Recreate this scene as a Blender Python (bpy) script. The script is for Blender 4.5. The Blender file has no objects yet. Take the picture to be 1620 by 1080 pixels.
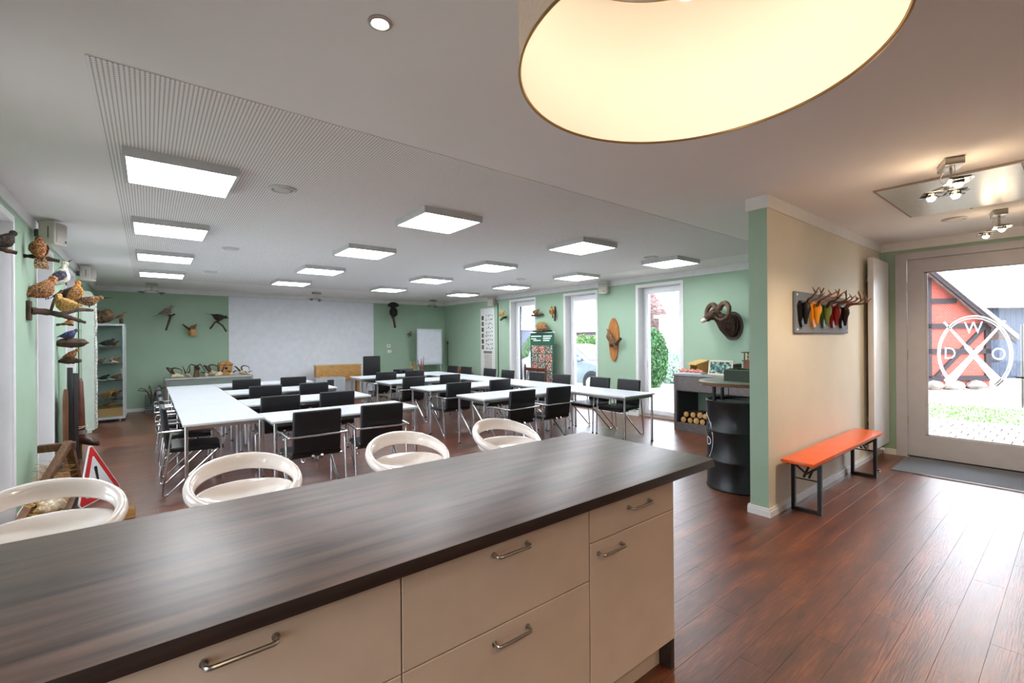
import bpy, bmesh, math, random
from mathutils import Vector, Matrix, Euler
random.seed(7)
sc = bpy.context.scene
COL = sc.collection
PI = math.pi

# ------------------------------------------------------------------ camera
cd = bpy.data.cameras.new('camera'); cam = bpy.data.objects.new('camera', cd); COL.objects.link(cam)
_a, _r = math.radians(38.59), math.radians(-0.4)
_F = Vector((math.sin(_a), math.cos(_a), 0)); _R = Vector((math.cos(_a), -math.sin(_a), 0)); _Z = Vector((0, 0, 1))
_ir = _R*math.cos(_r) + _Z*math.sin(_r); _iu = -_R*math.sin(_r) + _Z*math.cos(_r)
cam.matrix_world = Matrix(((_ir.x, _iu.x, -_F.x, 0), (_ir.y, _iu.y, -_F.y, 0), (_ir.z, _iu.z, -_F.z, 1.5), (0, 0, 0, 1)))
cd.sensor_width = 36; cd.lens = 36*721/1620; cd.shift_y = (537.3-540)/1620; cd.clip_start = 0.05; cd.clip_end = 300
sc.camera = cam

# ------------------------------------------------------------------ world, exposure
SKY_STRENGTH = 3.6
PANEL_STRENGTH = 8.6
wd = bpy.data.worlds.new('overcast_sky'); sc.world = wd; wd.use_nodes = True
nt = wd.node_tree; nt.nodes.clear()
wo = nt.nodes.new('ShaderNodeOutputWorld'); bg = nt.nodes.new('ShaderNodeBackground')
tc = nt.nodes.new('ShaderNodeTexCoord'); nz = nt.nodes.new('ShaderNodeTexNoise'); rp = nt.nodes.new('ShaderNodeValToRGB')
nz.inputs['Scale'].default_value = 2.2; nz.inputs['Detail'].default_value = 3
rp.color_ramp.elements[0].color = (0.80, 0.88, 1.0, 1); rp.color_ramp.elements[1].color = (0.97, 0.98, 1.0, 1)
nt.links.new(tc.outputs['Generated'], nz.inputs['Vector']); nt.links.new(nz.outputs['Fac'], rp.inputs['Fac'])
nt.links.new(rp.outputs['Color'], bg.inputs['Color']); nt.links.new(bg.outputs[0], wo.inputs['Surface'])
bg.inputs['Strength'].default_value = SKY_STRENGTH
vs = sc.view_settings; vs.view_transform = 'Standard'; vs.look = 'None'; vs.gamma = 1; vs.use_curve_mapping = False
vs.exposure = 1.6

# ------------------------------------------------------------------ materials
MATS = {}
def srgb(r, g, b):
    f = lambda c: (c/255/12.92) if c/255 <= .04045 else ((c/255+.055)/1.055)**2.4
    return (f(r), f(g), f(b), 1)
def mat(name, col, rough=.5, metal=0, col2=None, nscale=8, bump=0, bscale=40, stretch=None, coat=0, emit=0, contrast=(.35, .65), detail=4, spec=.5, sheen=0, ior=None):
    if name in MATS: return MATS[name]
    m = bpy.data.materials.new(name); m.use_nodes = True; t = m.node_tree; b = t.nodes['Principled BSDF']
    c = srgb(*col); b.inputs['Base Color'].default_value = c; b.inputs['Roughness'].default_value = rough; b.inputs['Metallic'].default_value = metal
    b.inputs['Coat Weight'].default_value = coat; b.inputs['Specular IOR Level'].default_value = spec
    if sheen: b.inputs['Sheen Weight'].default_value = sheen
    if emit: b.inputs['Emission Color'].default_value = c; b.inputs['Emission Strength'].default_value = emit
    co = t.nodes.new('ShaderNodeTexCoord'); mp = t.nodes.new('ShaderNodeMapping'); t.links.new(co.outputs['Object'], mp.inputs['Vector'])
    if stretch: mp.inputs['Scale'].default_value = stretch
    n = t.nodes.new('ShaderNodeTexNoise'); n.inputs['Scale'].default_value = nscale; n.inputs['Detail'].default_value = detail
    t.links.new(mp.outputs[0], n.inputs['Vector'])
    r = t.nodes.new('ShaderNodeValToRGB'); r.color_ramp.elements[0].position, r.color_ramp.elements[1].position = contrast
    c2 = srgb(*col2) if col2 else tuple(x*.94 for x in c[:3])+(1,)
    r.color_ramp.elements[0].color = c; r.color_ramp.elements[1].color = c2
    t.links.new(n.outputs['Fac'], r.inputs['Fac']); t.links.new(r.outputs['Color'], b.inputs['Base Color'])
    if bump:
        n2 = t.nodes.new('ShaderNodeTexNoise'); n2.inputs['Scale'].default_value = bscale; n2.inputs['Detail'].default_value = 3
        t.links.new(mp.outputs[0], n2.inputs['Vector'])
        bp = t.nodes.new('ShaderNodeBump'); bp.inputs['Strength'].default_value = bump; bp.inputs['Distance'].default_value = .01
        t.links.new(n2.outputs['Fac'], bp.inputs['Height']); t.links.new(bp.outputs[0], b.inputs['Normal'])
    MATS[name] = m; return m
def glass(name, tint=(1, 1, 1), gloss=.06):
    m = bpy.data.materials.new(name); m.use_nodes = True; t = m.node_tree; t.nodes.clear()
    o = t.nodes.new('ShaderNodeOutputMaterial'); mx = t.nodes.new('ShaderNodeMixShader'); tr = t.nodes.new('ShaderNodeBsdfTransparent'); gl = t.nodes.new('ShaderNodeBsdfGlossy')
    fr = t.nodes.new('ShaderNodeFresnel'); fr.inputs['IOR'].default_value = 1.0+gloss*6
    tr.inputs['Color'].default_value = (*tint, 1); gl.inputs['Roughness'].default_value = .02
    t.links.new(fr.outputs[0], mx.inputs[0]); t.links.new(tr.outputs[0], mx.inputs[1]); t.links.new(gl.outputs[0], mx.inputs[2]); t.links.new(mx.outputs[0], o.inputs['Surface'])
    MATS[name] = m; return m
def emitter(name, col, strength):
    m = bpy.data.materials.new(name); m.use_nodes = True; t = m.node_tree; b = t.nodes['Principled BSDF']
    b.inputs['Base Color'].default_value = (.9, .9, .9, 1); b.inputs['Emission Color'].default_value = (*col, 1); b.inputs['Emission Strength'].default_value = strength
    MATS[name] = m; return m
def mathn(t, op, a, b=None, c=None):
    n = t.nodes.new('ShaderNodeMath'); n.operation = op
    for i, v in enumerate((a, b, c)):
        if v is None: continue
        if isinstance(v, (int, float)): n.inputs[i].default_value = v
        else: t.links.new(v, n.inputs[i])
    return n.outputs[0]

PAINT_GREEN = mat('green_wall_paint', (157, 182, 160), .75, col2=(153, 179, 156), nscale=3, bump=.05, bscale=120)
PAINT_WARMLIT = mat('partition_warm_light_tint', (214, 208, 192), .75, col2=(210, 204, 187), nscale=3, bump=.05, bscale=120)  # green wall tinted cream: warm halogen light put into the colour
PAINT_WHITE = mat('white_paint', (214, 214, 214), .7, col2=(209, 209, 209), nscale=3, bump=.04, bscale=120)
CEIL_WHITE = mat('ceiling_paint', (238, 237, 236), .8, col2=(236, 235, 234), nscale=2)
TRIM_WHITE = mat('white_trim', (228, 228, 228), .4)
PVC = mat('white_pvc', (232, 234, 238), .3)
DOOR_GREY = mat('door_lacquer', (192, 190, 194), .4)
CHROME = mat('chrome', (205, 207, 212), .16, 1)
STEEL = mat('brushed_steel', (176, 172, 165), .3, 1)
BLACKLEATHER = mat('black_leather', (15, 16, 19), .42, bump=.25, bscale=160, col2=(20, 21, 25), spec=.4)
TABLE_WHITE = mat('white_laminate', (198, 201, 207), .3, col2=(194, 197, 204))
CREAM_LAC = mat('cream_cabinet_lacquer', (216, 194, 174), .38)
WHITE_PLASTIC = mat('white_gloss_plastic', (246, 238, 232), .14, coat=.5)
BLACK_METAL = mat('black_metal', (22, 24, 27), .45)
BLACK_BARREL = mat('black_barrel_paint', (17, 19, 23), .36, bump=.15, bscale=30)
GREY_LAM = mat('grey_wood_laminate', (112, 104, 102), .5, col2=(84, 78, 78), nscale=6, stretch=(1, 3, 25), detail=6)
DARK_LAM = mat('dark_laminate', (52, 50, 56), .5)
BROWN = mat('brown_wood', (112, 74, 44), .6, col2=(78, 48, 28), nscale=5, stretch=(8, 1.5, 8), bump=.2)
BARK = mat('bark', (86, 62, 44), .85, col2=(48, 34, 26), nscale=14, bump=.8, bscale=30)
PINE = mat('pine_wood', (196, 150, 88), .55, col2=(168, 120, 62), nscale=4, stretch=(2, 12, 12), bump=.1)
ORANGE = mat('orange_bench_paint', (240, 104, 34), .32, col2=(232, 94, 28), coat=.2)
OFFWHITE = mat('offwhite_plastic', (206, 202, 192), .5)
BONE = mat('bone', (226, 212, 184), .6, col2=(196, 176, 140), nscale=20)
ANTLER = mat('antler', (96, 66, 44), .6, col2=(60, 38, 26), nscale=25, bump=.4, bscale=60)
HORN = mat('ram_horn', (104, 78, 56), .6, col2=(66, 48, 36), nscale=20, bump=.6, bscale=45)
GLASSM = glass('window_glass', (.96, .98, 1.0), .05)
VGLASS = glass('vitrine_glass', (.97, .99, .985), .06)
def film():
    m = bpy.data.materials.new('white_etched_film'); m.use_nodes = True; t = m.node_tree; t.nodes.clear()
    o = t.nodes.new('ShaderNodeOutputMaterial'); a = t.nodes.new('ShaderNodeBsdfTranslucent'); b = t.nodes.new('ShaderNodeBsdfDiffuse'); x = t.nodes.new('ShaderNodeMixShader')
    a.inputs['Color'].default_value = b.inputs['Color'].default_value = (.95, .96, .97, 1); x.inputs[0].default_value = .3
    t.links.new(a.outputs[0], x.inputs[1]); t.links.new(b.outputs[0], x.inputs[2]); t.links.new(x.outputs[0], o.inputs['Surface']); return m
ETCH = film()
FELT = mat('grey_mat', (112, 118, 128), .95, col2=(92, 98, 108), nscale=200, bump=.5, bscale=300)
BLACKGAP = mat('black_recess', (10, 10, 10), .9)
EYE = mat('glass_eye', (12, 10, 8), .1)
BEAK = mat('dark_beak', (52, 44, 36), .4)
BEAKY = mat('yellow_beak', (214, 160, 50), .4)
RED = mat('red_sign', (206, 34, 34), .4)
SIGNWHITE = mat('white_sign', (236, 236, 238), .4)
PANEL_EMIT = emitter('led_diffuser', (0.93, 0.97, 1.0), PANEL_STRENGTH)
BULB = emitter('warm_bulb', (1.0, 0.85, 0.68), 3.2)
HALO = emitter('halogen_capsule', (1.0, 0.80, 0.52), 25)

# ---- floor: dark reddish laminate, grain along x
def floor_mat():
    m = bpy.data.materials.new('reddish_plank_laminate'); m.use_nodes = True; t = m.node_tree; b = t.nodes['Principled BSDF']
    g = t.nodes.new('ShaderNodeNewGeometry'); sx = t.nodes.new('ShaderNodeSeparateXYZ'); t.links.new(g.outputs['Position'], sx.inputs[0])
    row = mathn(t, 'FLOOR', mathn(t, 'DIVIDE', sx.outputs['Y'], .145))
    off = mathn(t, 'MULTIPLY', mathn(t, 'FRACT', mathn(t, 'MULTIPLY', row, .37)), 1.22)
    pid = mathn(t, 'FLOOR', mathn(t, 'DIVIDE', mathn(t, 'ADD', sx.outputs['X'], off), 1.22))
    cb = t.nodes.new('ShaderNodeCombineXYZ'); t.links.new(row, cb.inputs[0]); t.links.new(pid, cb.inputs[1])
    wn = t.nodes.new('ShaderNodeTexWhiteNoise'); t.links.new(cb.outputs[0], wn.inputs['Vector'])
    mp = t.nodes.new('ShaderNodeMapping'); mp.inputs['Scale'].default_value = (1.1, 6, 1); t.links.new(g.outputs['Position'], mp.inputs['Vector'])
    n1 = t.nodes.new('ShaderNodeTexNoise'); n1.inputs['Scale'].default_value = 1.6; n1.inputs['Detail'].default_value = 5; n1.inputs['Roughness'].default_value = .6
    t.links.new(mp.outputs[0], n1.inputs['Vector'])
    mp2 = t.nodes.new('ShaderNodeMapping'); mp2.inputs['Scale'].default_value = (5, 90, 1); t.links.new(g.outputs['Position'], mp2.inputs['Vector'])
    n2 = t.nodes.new('ShaderNodeTexNoise'); n2.inputs['Scale'].default_value = 1.5; n2.inputs['Detail'].default_value = 4; t.links.new(mp2.outputs[0], n2.inputs['Vector'])
    f = mathn(t, 'ADD', mathn(t, 'MULTIPLY', n1.outputs['Fac'], .62), mathn(t, 'ADD', mathn(t, 'MULTIPLY', n2.outputs['Fac'], .43), mathn(t, 'MULTIPLY', wn.outputs['Value'], .04)))
    r = t.nodes.new('ShaderNodeValToRGB'); e = r.color_ramp.elements
    e[0].position = .36; e[0].color = srgb(50, 24, 16); e[1].position = .78; e[1].color = srgb(150, 86, 46)
    k = e.new(.56); k.color = srgb(96, 49, 31)
    t.links.new(f, r.inputs['Fac']); t.links.new(r.outputs[0], b.inputs['Base Color'])
    b.inputs['Specular IOR Level'].default_value = .6; b.inputs['Coat Weight'].default_value = .45; b.inputs['Coat IOR'].default_value = 1.5; b.inputs['Coat Roughness'].default_value = .40
    rr = mathn(t, 'ADD', mathn(t, 'MULTIPLY', n2.outputs['Fac'], .16), .27); t.links.new(rr, b.inputs['Roughness'])
    bp = t.nodes.new('ShaderNodeBump'); bp.inputs['Strength'].default_value = .25; bp.inputs['Distance'].default_value = .004
    t.links.new(n2.outputs['Fac'], bp.inputs['Height']); t.links.new(bp.outputs[0], b.inputs['Normal'])
    return m
FLOORM = floor_mat()
COUNTER = mat('dark_walnut_worktop', (104, 80, 70), .38, col2=(50, 36, 31), nscale=1.6, stretch=(1.2, 14, 1), detail=7, bump=.08, bscale=30, contrast=(.3, .7), spec=.6)
COUNTER_EDGE = mat('dark_worktop_edge', (58, 42, 36), .45, col2=(42, 30, 26), nscale=4, stretch=(1, 10, 10))

def perf_mat():
    m = bpy.data.materials.new('perforated_plasterboard'); m.use_nodes = True; t = m.node_tree; b = t.nodes['Principled BSDF']
    g = t.nodes.new('ShaderNodeNewGeometry'); sx = t.nodes.new('ShaderNodeSeparateXYZ'); t.links.new(g.outputs['Position'], sx.inputs[0])
    d = []
    for ax in ('X', 'Y'):
        q = mathn(t, 'SUBTRACT', mathn(t, 'FRACT', mathn(t, 'DIVIDE', mathn(t, 'ADD', sx.outputs[ax], 5.0), .018)), .5); d.append(mathn(t, 'MULTIPLY', q, q))
    dist = mathn(t, 'SQRT', mathn(t, 'ADD', d[0], d[1])); hole = mathn(t, 'LESS_THAN', dist, .23)
    mx = t.nodes.new('ShaderNodeMix'); mx.data_type = 'RGBA'; t.links.new(hole, mx.inputs['Factor'])
    mx.inputs['A'].default_value = srgb(238, 237, 236); mx.inputs['B'].default_value = srgb(96, 96, 98)
    t.links.new(mx.outputs['Result'], b.inputs['Base Color']); b.inputs['Roughness'].default_value = .85
    return m
PERF = perf_mat()
def brick_mat(name, c1, c2, mortar, scale):
    m = bpy.data.materials.new(name); m.use_nodes = True; t = m.node_tree; b = t.nodes['Principled BSDF']; b.inputs['Roughness'].default_value = .9
    co = t.nodes.new('ShaderNodeTexCoord'); sp = t.nodes.new('ShaderNodeSeparateXYZ'); cb = t.nodes.new('ShaderNodeCombineXYZ'); br = t.nodes.new('ShaderNodeTexBrick')
    t.links.new(co.outputs['Object'], sp.inputs[0]); t.links.new(mathn(t, 'ADD', sp.outputs['X'], sp.outputs['Y']), cb.inputs[0]); t.links.new(sp.outputs['Z'], cb.inputs[1])
    t.links.new(cb.outputs[0], br.inputs['Vector']); br.inputs['Scale'].default_value = scale
    br.inputs['Color1'].default_value = srgb(*c1); br.inputs['Color2'].default_value = srgb(*c2); br.inputs['Mortar'].default_value = srgb(*mortar); br.inputs['Mortar Size'].default_value = .018
    t.links.new(br.outputs['Color'], b.inputs['Base Color']); return m
def mottled(name, c1, c2, c3, scale=80, stretch=(1, 1, 1)):
    if name in MATS: return MATS[name]
    m = bpy.data.materials.new(name); m.use_nodes = True; t = m.node_tree; b = t.nodes['Principled BSDF']; b.inputs['Roughness'].default_value = .85
    co = t.nodes.new('ShaderNodeTexCoord'); mp = t.nodes.new('ShaderNodeMapping'); mp.inputs['Scale'].default_value = stretch; t.links.new(co.outputs['Object'], mp.inputs['Vector'])
    n = t.nodes.new('ShaderNodeTexNoise'); n.inputs['Scale'].default_value = scale; n.inputs['Detail'].default_value = 3; t.links.new(mp.outputs[0], n.inputs['Vector'])
    r = t.nodes.new('ShaderNodeValToRGB'); e = r.color_ramp.elements
    e[0].position = .38; e[0].color = srgb(*c1); e[1].position = .66; e[1].color = srgb(*c3); k = e.new(.5); k.color = srgb(*c2)
    t.links.new(n.outputs['Fac'], r.inputs['Fac']); t.links.new(r.outputs[0], b.inputs['Base Color'])
    bp = t.nodes.new('ShaderNodeBump'); bp.inputs['Strength'].default_value = .5; bp.inputs['Distance'].default_value = .004
    t.links.new(n.outputs['Fac'], bp.inputs['Height']); t.links.new(bp.outputs[0], b.inputs['Normal'])
    MATS[name] = m; return m

# ------------------------------------------------------------------ mesh helpers
class MB:
    def __init__(s): s.v = []; s.f = []
    def add(s, vs, fs):
        o = len(s.v); s.v += [Vector(p) for p in vs]; s.f += [tuple(i+o for i in q) for q in fs]; return s
    def box(s, x0, x1, y0, y1, z0, z1):
        return s.add([(x0, y0, z0), (x1, y0, z0), (x1, y1, z0), (x0, y1, z0), (x0, y0, z1), (x1, y0, z1), (x1, y1, z1), (x0, y1, z1)],
                     [(0, 3, 2, 1), (4, 5, 6, 7), (0, 1, 5, 4), (1, 2, 6, 5), (2, 3, 7, 6), (3, 0, 4, 7)])
    def rbox(s, x0, x1, y0, y1, z0, z1, r=.01, seg=2):
        b = bmesh.new(); bmesh.ops.create_cube(b, size=1)
        for v in b.verts: v.co = Vector((x0+(v.co.x+.5)*(x1-x0), y0+(v.co.y+.5)*(y1-y0), z0+(v.co.z+.5)*(z1-z0)))
        bmesh.ops.bevel(b, geom=list(b.edges), offset=r, segments=seg, profile=.6, affect='EDGES')
        b.verts.index_update(); s.add([v.co.copy() for v in b.verts], [[v.index for v in f.verts] for f in b.faces]); b.free(); return s
    def tube(s, pts, r, n=10, closed=False, cap=True):
        pts = [Vector(p) for p in pts]; N = len(pts); rs = r if isinstance(r, (list, tuple)) else [r]*N
        rings = []; up = None
        for i, p in enumerate(pts):
            if closed: d = pts[(i+1) % N]-pts[i-1]
            else: d = pts[min(i+1, N-1)]-pts[max(i-1, 0)]
            d.normalize()
            if up is None: up = Vector((0, 0, 1)) if abs(d.z) < .9 else Vector((1, 0, 0))
            up = (up-d*up.dot(d));
            if up.length < 1e-5: up = d.orthogonal()
            up.normalize(); sd = d.cross(up)
            rings.append([p+(up*math.cos(2*PI*k/n)+sd*math.sin(2*PI*k/n))*rs[i] for k in range(n)])
        vs = [q for rg in rings for q in rg]; fs = []
        for i in range(N if closed else N-1):
            j = (i+1) % N
            for k in range(n): fs.append((i*n+k, i*n+(k+1) % n, j*n+(k+1) % n, j*n+k))
        if cap and not closed: fs.append(tuple(range(n-1, -1, -1))); fs.append(tuple((N-1)*n+k for k in range(n)))
        return s.add(vs, fs)
    def cyl(s, p0, p1, r, n=16, r2=None): return s.tube([p0, p1], [r, r if r2 is None else r2], n)
    def lathe(s, prof, n=32, c=(0, 0, 0)):
        vs = []; fs = []; c = Vector(c)
        for r, z in prof:
            for k in range(n): vs.append(c+Vector((r*math.cos(2*PI*k/n), r*math.sin(2*PI*k/n), z)))
        for i in range(len(prof)-1):
            for k in range(n): fs.append((i*n+k, i*n+(k+1) % n, (i+1)*n+(k+1) % n, (i+1)*n+k))
        if prof[0][0] > 1e-6 and prof[0] != prof[-1]: fs.append(tuple(range(n-1, -1, -1)))
        if prof[-1][0] > 1e-6 and prof[0] != prof[-1]: fs.append(tuple((len(prof)-1)*n+k for k in range(n)))
        return s.add(vs, fs)
    def loft(s, secs, n=14):
        """sections (x, y, z, ry, rz) : rings in the yz plane along x"""
        vs = []; fs = []
        for x, y, z, ry, rz in secs:
            for k in range(n): vs.append((x, y+ry*math.cos(2*PI*k/n), z+rz*math.sin(2*PI*k/n)))
        for i in range(len(secs)-1):
            for k in range(n): fs.append((i*n+k, i*n+(k+1) % n, (i+1)*n+(k+1) % n, (i+1)*n+k))
        fs.append(tuple(range(n-1, -1, -1))); fs.append(tuple((len(secs)-1)*n+k for k in range(n)))
        return s.add(vs, fs)
    def ell(s, c, rx, ry, rz, n=14, m=9, jit=0):
        vs = []; fs = []; c = Vector(c)
        for i in range(m+1):
            th = PI*i/m; q = max(math.sin(th), .02)
            for k in range(n):
                j = 1+random.uniform(-jit, jit)
                vs.append(c+Vector((rx*q*math.cos(2*PI*k/n)*j, ry*q*math.sin(2*PI*k/n)*j, -rz*math.cos(th)*j)))
        for i in range(m):
            for k in range(n): fs.append((i*n+k, i*n+(k+1) % n, (i+1)*n+(k+1) % n, (i+1)*n+k))
        fs.append(tuple(range(n-1, -1, -1))); fs.append(tuple(m*n+k for k in range(n)))
        return s.add(vs, fs)
    def prism(s, poly, h, axis='z', o=0):
        """polygon extruded by h along axis; poly holds the two other coordinates"""
        n = len(poly)
        def P(a, b, c): return {'z': (a, b, c), 'y': (a, c, b), 'x': (c, a, b)}[axis]
        vs = [P(a, b, o) for a, b in poly]+[P(a, b, o+h) for a, b in poly]
        return s.add(vs, [tuple(range(n-1, -1, -1)), tuple(range(n, 2*n))]+[(i, (i+1) % n, n+(i+1) % n, n+i) for i in range(n)])
    def xf(s, M, frm=0):
        for i in range(frm, len(s.v)): s.v[i] = M @ s.v[i]
        return s
    def mesh(s, name, m, smooth=35):
        me = bpy.data.meshes.new(name); me.from_pydata([tuple(v) for v in s.v], [], s.f)
        b = bmesh.new(); b.from_mesh(me); bmesh.ops.recalc_face_normals(b, faces=list(b.faces)); b.to_mesh(me); b.free()
        if smooth:
            me.polygons.foreach_set('use_smooth', [True]*len(me.polygons)); me.set_sharp_from_angle(angle=math.radians(smooth))
        if m: me.materials.append(m)
        return me
    def build(s, name, m, parent=None, smooth=35, **k):
        o = bpy.data.objects.new(name, s.mesh(name, m, smooth)); COL.objects.link(o)
        if parent: o.parent = parent
        if k: tag(o, **k)
        return o
def tag(o, label=None, cat=None, group=None, kind=None):
    if label: o['label'] = label
    if cat: o['category'] = cat
    if group: o['group'] = group
    if kind: o['kind'] = kind
    return o
def thing(name, loc, rz=0, label=None, cat=None, group=None, kind=None):
    o = bpy.data.objects.new(name, None); o.empty_display_size = .1; COL.objects.link(o)
    o.location = loc; o.rotation_euler = (0, 0, rz); return tag(o, label, cat, group, kind)
def copy_tree(o, parent=None):
    c = o.copy(); COL.objects.link(c)
    if parent: c.parent = parent
    for ch in list(o.children): copy_tree(ch, c)
    return c
def arc(c, r, a0, a1, n, ax=(0, 1)):
    """points on an arc in plane of axes ax"""
    out = []
    for i in range(n+1):
        t = a0+(a1-a0)*i/n; p = list(c); p[ax[0]] += r*math.cos(t); p[ax[1]] += r*math.sin(t); out.append(tuple(p))
    return out
def smoothpath(pts, k=6):
    """Catmull-Rom through points"""
    P = [Vector(p) for p in pts]; P = [P[0]*2-P[1]]+P+[P[-1]*2-P[-2]]; out = []
    for i in range(1, len(P)-2):
        for j in range(k):
            t = j/k; a, b, c, d = P[i-1], P[i], P[i+1], P[i+2]
            out.append(.5*((2*b)+(c-a)*t+(2*a-5*b+4*c-d)*t*t+(3*b-a-3*c+d)*t**3))
    out.append(P[-2]); return out
def bendpath(pts, r, k=5):
    """polyline with rounded corners"""
    P = [Vector(p) for p in pts]; out = [P[0]]
    for i in range(1, len(P)-1):
        a = (P[i-1]-P[i]); b = (P[i+1]-P[i]); q = min(r, a.length*.49, b.length*.49); a.normalize(); b.normalize()
        s, e = P[i]+a*q, P[i]+b*q
        for j in range(k+1):
            t = j/k; out.append((1-t)**2*s+2*t*(1-t)*P[i]+t*t*e)
    out.append(P[-1]); return out
def text_mesh(txt, size, depth, font_bold=False):
    cu = bpy.data.curves.new('lettering', 'FONT'); cu.body = txt; cu.size = size; cu.extrude = depth/2; cu.align_x = 'CENTER'; cu.align_y = 'CENTER'; cu.resolution_u = 3
    o = bpy.data.objects.new('lettering_tmp', cu); COL.objects.link(o); dg = bpy.context.evaluated_depsgraph_get(); me = bpy.data.meshes.new_from_object(o.evaluated_get(dg))
    bpy.data.objects.remove(o); mb = MB(); mb.add([v.co.copy() for v in me.vertices], [tuple(p.vertices) for p in me.polygons]); bpy.data.meshes.remove(me); return mb
def struct(o): o['kind'] = 'structure'; return o

# ------------------------------------------------------------------ room shell
XL, XR, YB, YF, C = -.87, 7.45, -2.6, 12.8, 2.70
WT = .30
def wall_y(name, x0, x1, opens, m, y0=YB, y1=YF):
    """wall along y with openings (ya, yb, z0, z1)"""
    mb = MB(); y = y0
    for ya, yb, z0, z1 in opens:
        if ya > y: mb.box(x0, x1, y, ya, 0, C)
        if z0 > 0: mb.box(x0, x1, ya, yb, 0, z0)
        if z1 < C: mb.box(x0, x1, ya, yb, z1, C)
        y = yb
    mb.box(x0, x1, y, y1, 0, C)
    return struct(mb.build(name, m, smooth=0))
WINL = [(.46, 1.40), (2.49, 3.43), (4.52, 5.46), (6.49, 7.44), (8.54, 9.47)]
WINR = [(4.48, 5.40), (6.46, 7.38), (8.43, 9.38)]
DOOR = (.14, 1.44)
wall_y('wall_left', XL-WT, XL, [(a, b, 0, 2.5) for a, b in WINL], PAINT_GREEN)
wall_y('wall_right', XR, XR+WT, [(DOOR[0], DOOR[1], 0, 2.5)]+[(a, b, 0, 2.5) for a, b in WINR], PAINT_GREEN)
struct(MB().box(XL-WT, XR+WT, YF, YF+WT, 0, C).build('wall_far', PAINT_GREEN, smooth=0))
struct(MB().box(XL-WT, XR+WT, YB-WT, YB, 0, C).build('wall_back', PAINT_WHITE, smooth=0))
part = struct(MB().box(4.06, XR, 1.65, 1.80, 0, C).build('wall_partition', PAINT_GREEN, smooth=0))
part.data.materials.append(PAINT_WARMLIT)
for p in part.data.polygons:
    if p.normal.y < -.9: p.material_index = 1  # front face only takes the painted-in warm light
# projection area: white painted field, a hair proud of the far wall
struct(MB().box(1.51, 5.09, YF-.012, YF, .02, 2.585).build('trim_1', mat('projection_white', (226, 230, 238), .6), smooth=0))

ceil = struct(MB().box(XL-WT, XR+WT, YB-WT, YF+WT, C, C+.2).build('ceiling', CEIL_WHITE, smooth=0))
MB().box(-.2, 6.65, 2.58, 10.9, C-.004, C+.01).build('perforated_panel', PERF, ceil, smooth=0)
# crown: flat white cornice on the walls
def crown(name, x0, x1, y0, y1): struct(MB().box(x0, x1, y0, y1, C-.108, C).build(name, TRIM_WHITE, smooth=0))
CR = .018
crown('trim_2', XL, XL+CR, YB, YF); crown('trim_3', XR-CR, XR, 1.80, YF); crown('trim_4', XL, XR, YF-CR, YF)
crown('trim_5', XR-CR, XR, YB, 1.65); struct(MB().box(4.06, XR-CR, 1.65-CR, 1.65, C-.108, C).box(4.06-CR, 4.06, 1.65-CR, 1.80+CR, C-.108, C).box(4.06, XR-CR, 1.80, 1.80+CR, C-.108, C).build('trim_6', TRIM_WHITE, smooth=0))
# baseboards
def bboard(name, mb): struct(mb.build(name, TRIM_WHITE, smooth=0))
def bb(x0, x1, y0, y1, mb): return mb.box(x0, x1, y0, y1, 0, .07)
B = .016
mb = MB(); y = YB
for a, b in WINL: bb(XL, XL+B, y, a-.04, mb); y = b+.04
bb(XL, XL+B, y, YF, mb); bboard('baseboard_left', mb)
mb = MB(); y = 1.80
for a, b in WINR: bb(XR-B, XR, y, a-.04, mb); y = b+.04
bb(XR-B, XR, y, YF, mb); bb(XR-B, XR, 1.49, 1.65, mb); bb(XR-B, XR, YB, .09, mb); bboard('baseboard_right', mb)
bboard('baseboard_far', bb(XL, XR, YF-B, YF, MB()))
mb = MB(); bb(4.06, XR-B, 1.65-B, 1.65, mb); bb(4.06-B, 4.06, 1.65-B, 1.80+B, mb); bb(4.06, XR-B, 1.80, 1.80+B, mb)
mb.box(4.06-B, XR-B, 1.65-B-.006, 1.65-B, 0, .05); mb.box(4.06-B-.006, 4.06-B, 1.65-B-.006, 1.8+B, 0, .05); bboard('baseboard_partition', mb)

# ---- floor: slab with planks as pieces (the 300 nearest as parts, the rest joined)
floor = struct(MB().box(XL-WT, XR+WT, YB-WT, YF+WT, -.14, -.008).build('floor', FLOORM, smooth=0))
PW, PL, GAP = .145, 1.22, .0006
cells = []
for rI in range(math.floor(YB/PW), math.ceil(YF/PW)):
    off = ((rI*.37) % 1)*PL
    for k in range(-2, 8):
        x0, x1 = k*PL-off, (k+1)*PL-off; y0, y1 = rI*PW, (rI+1)*PW
        x0, x1, y0, y1 = max(x0, XL), min(x1, XR), max(y0, YB), min(y1, YF)
        if x1-x0 < .03 or y1-y0 < .01: continue
        cells.append((x0, x1, y0, y1))
def seen(c):
    cx, cy = (c[0]+c[1])/2, (c[2]+c[3])/2; p = Vector((cx, cy, 0)); d = p.dot(_F); s = p.dot(_R)
    if d < .6 or abs(s/d) > 1.25: return 1e9
    if cx < 2.2 and cy < 5.0: return 1e8+cy      # behind the bar counter
    if cx > 4.0 and 1.6 < cy < 2.6: return 1e7
    return d
cells.sort(key=seen)
full = None; rest = MB()
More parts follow.
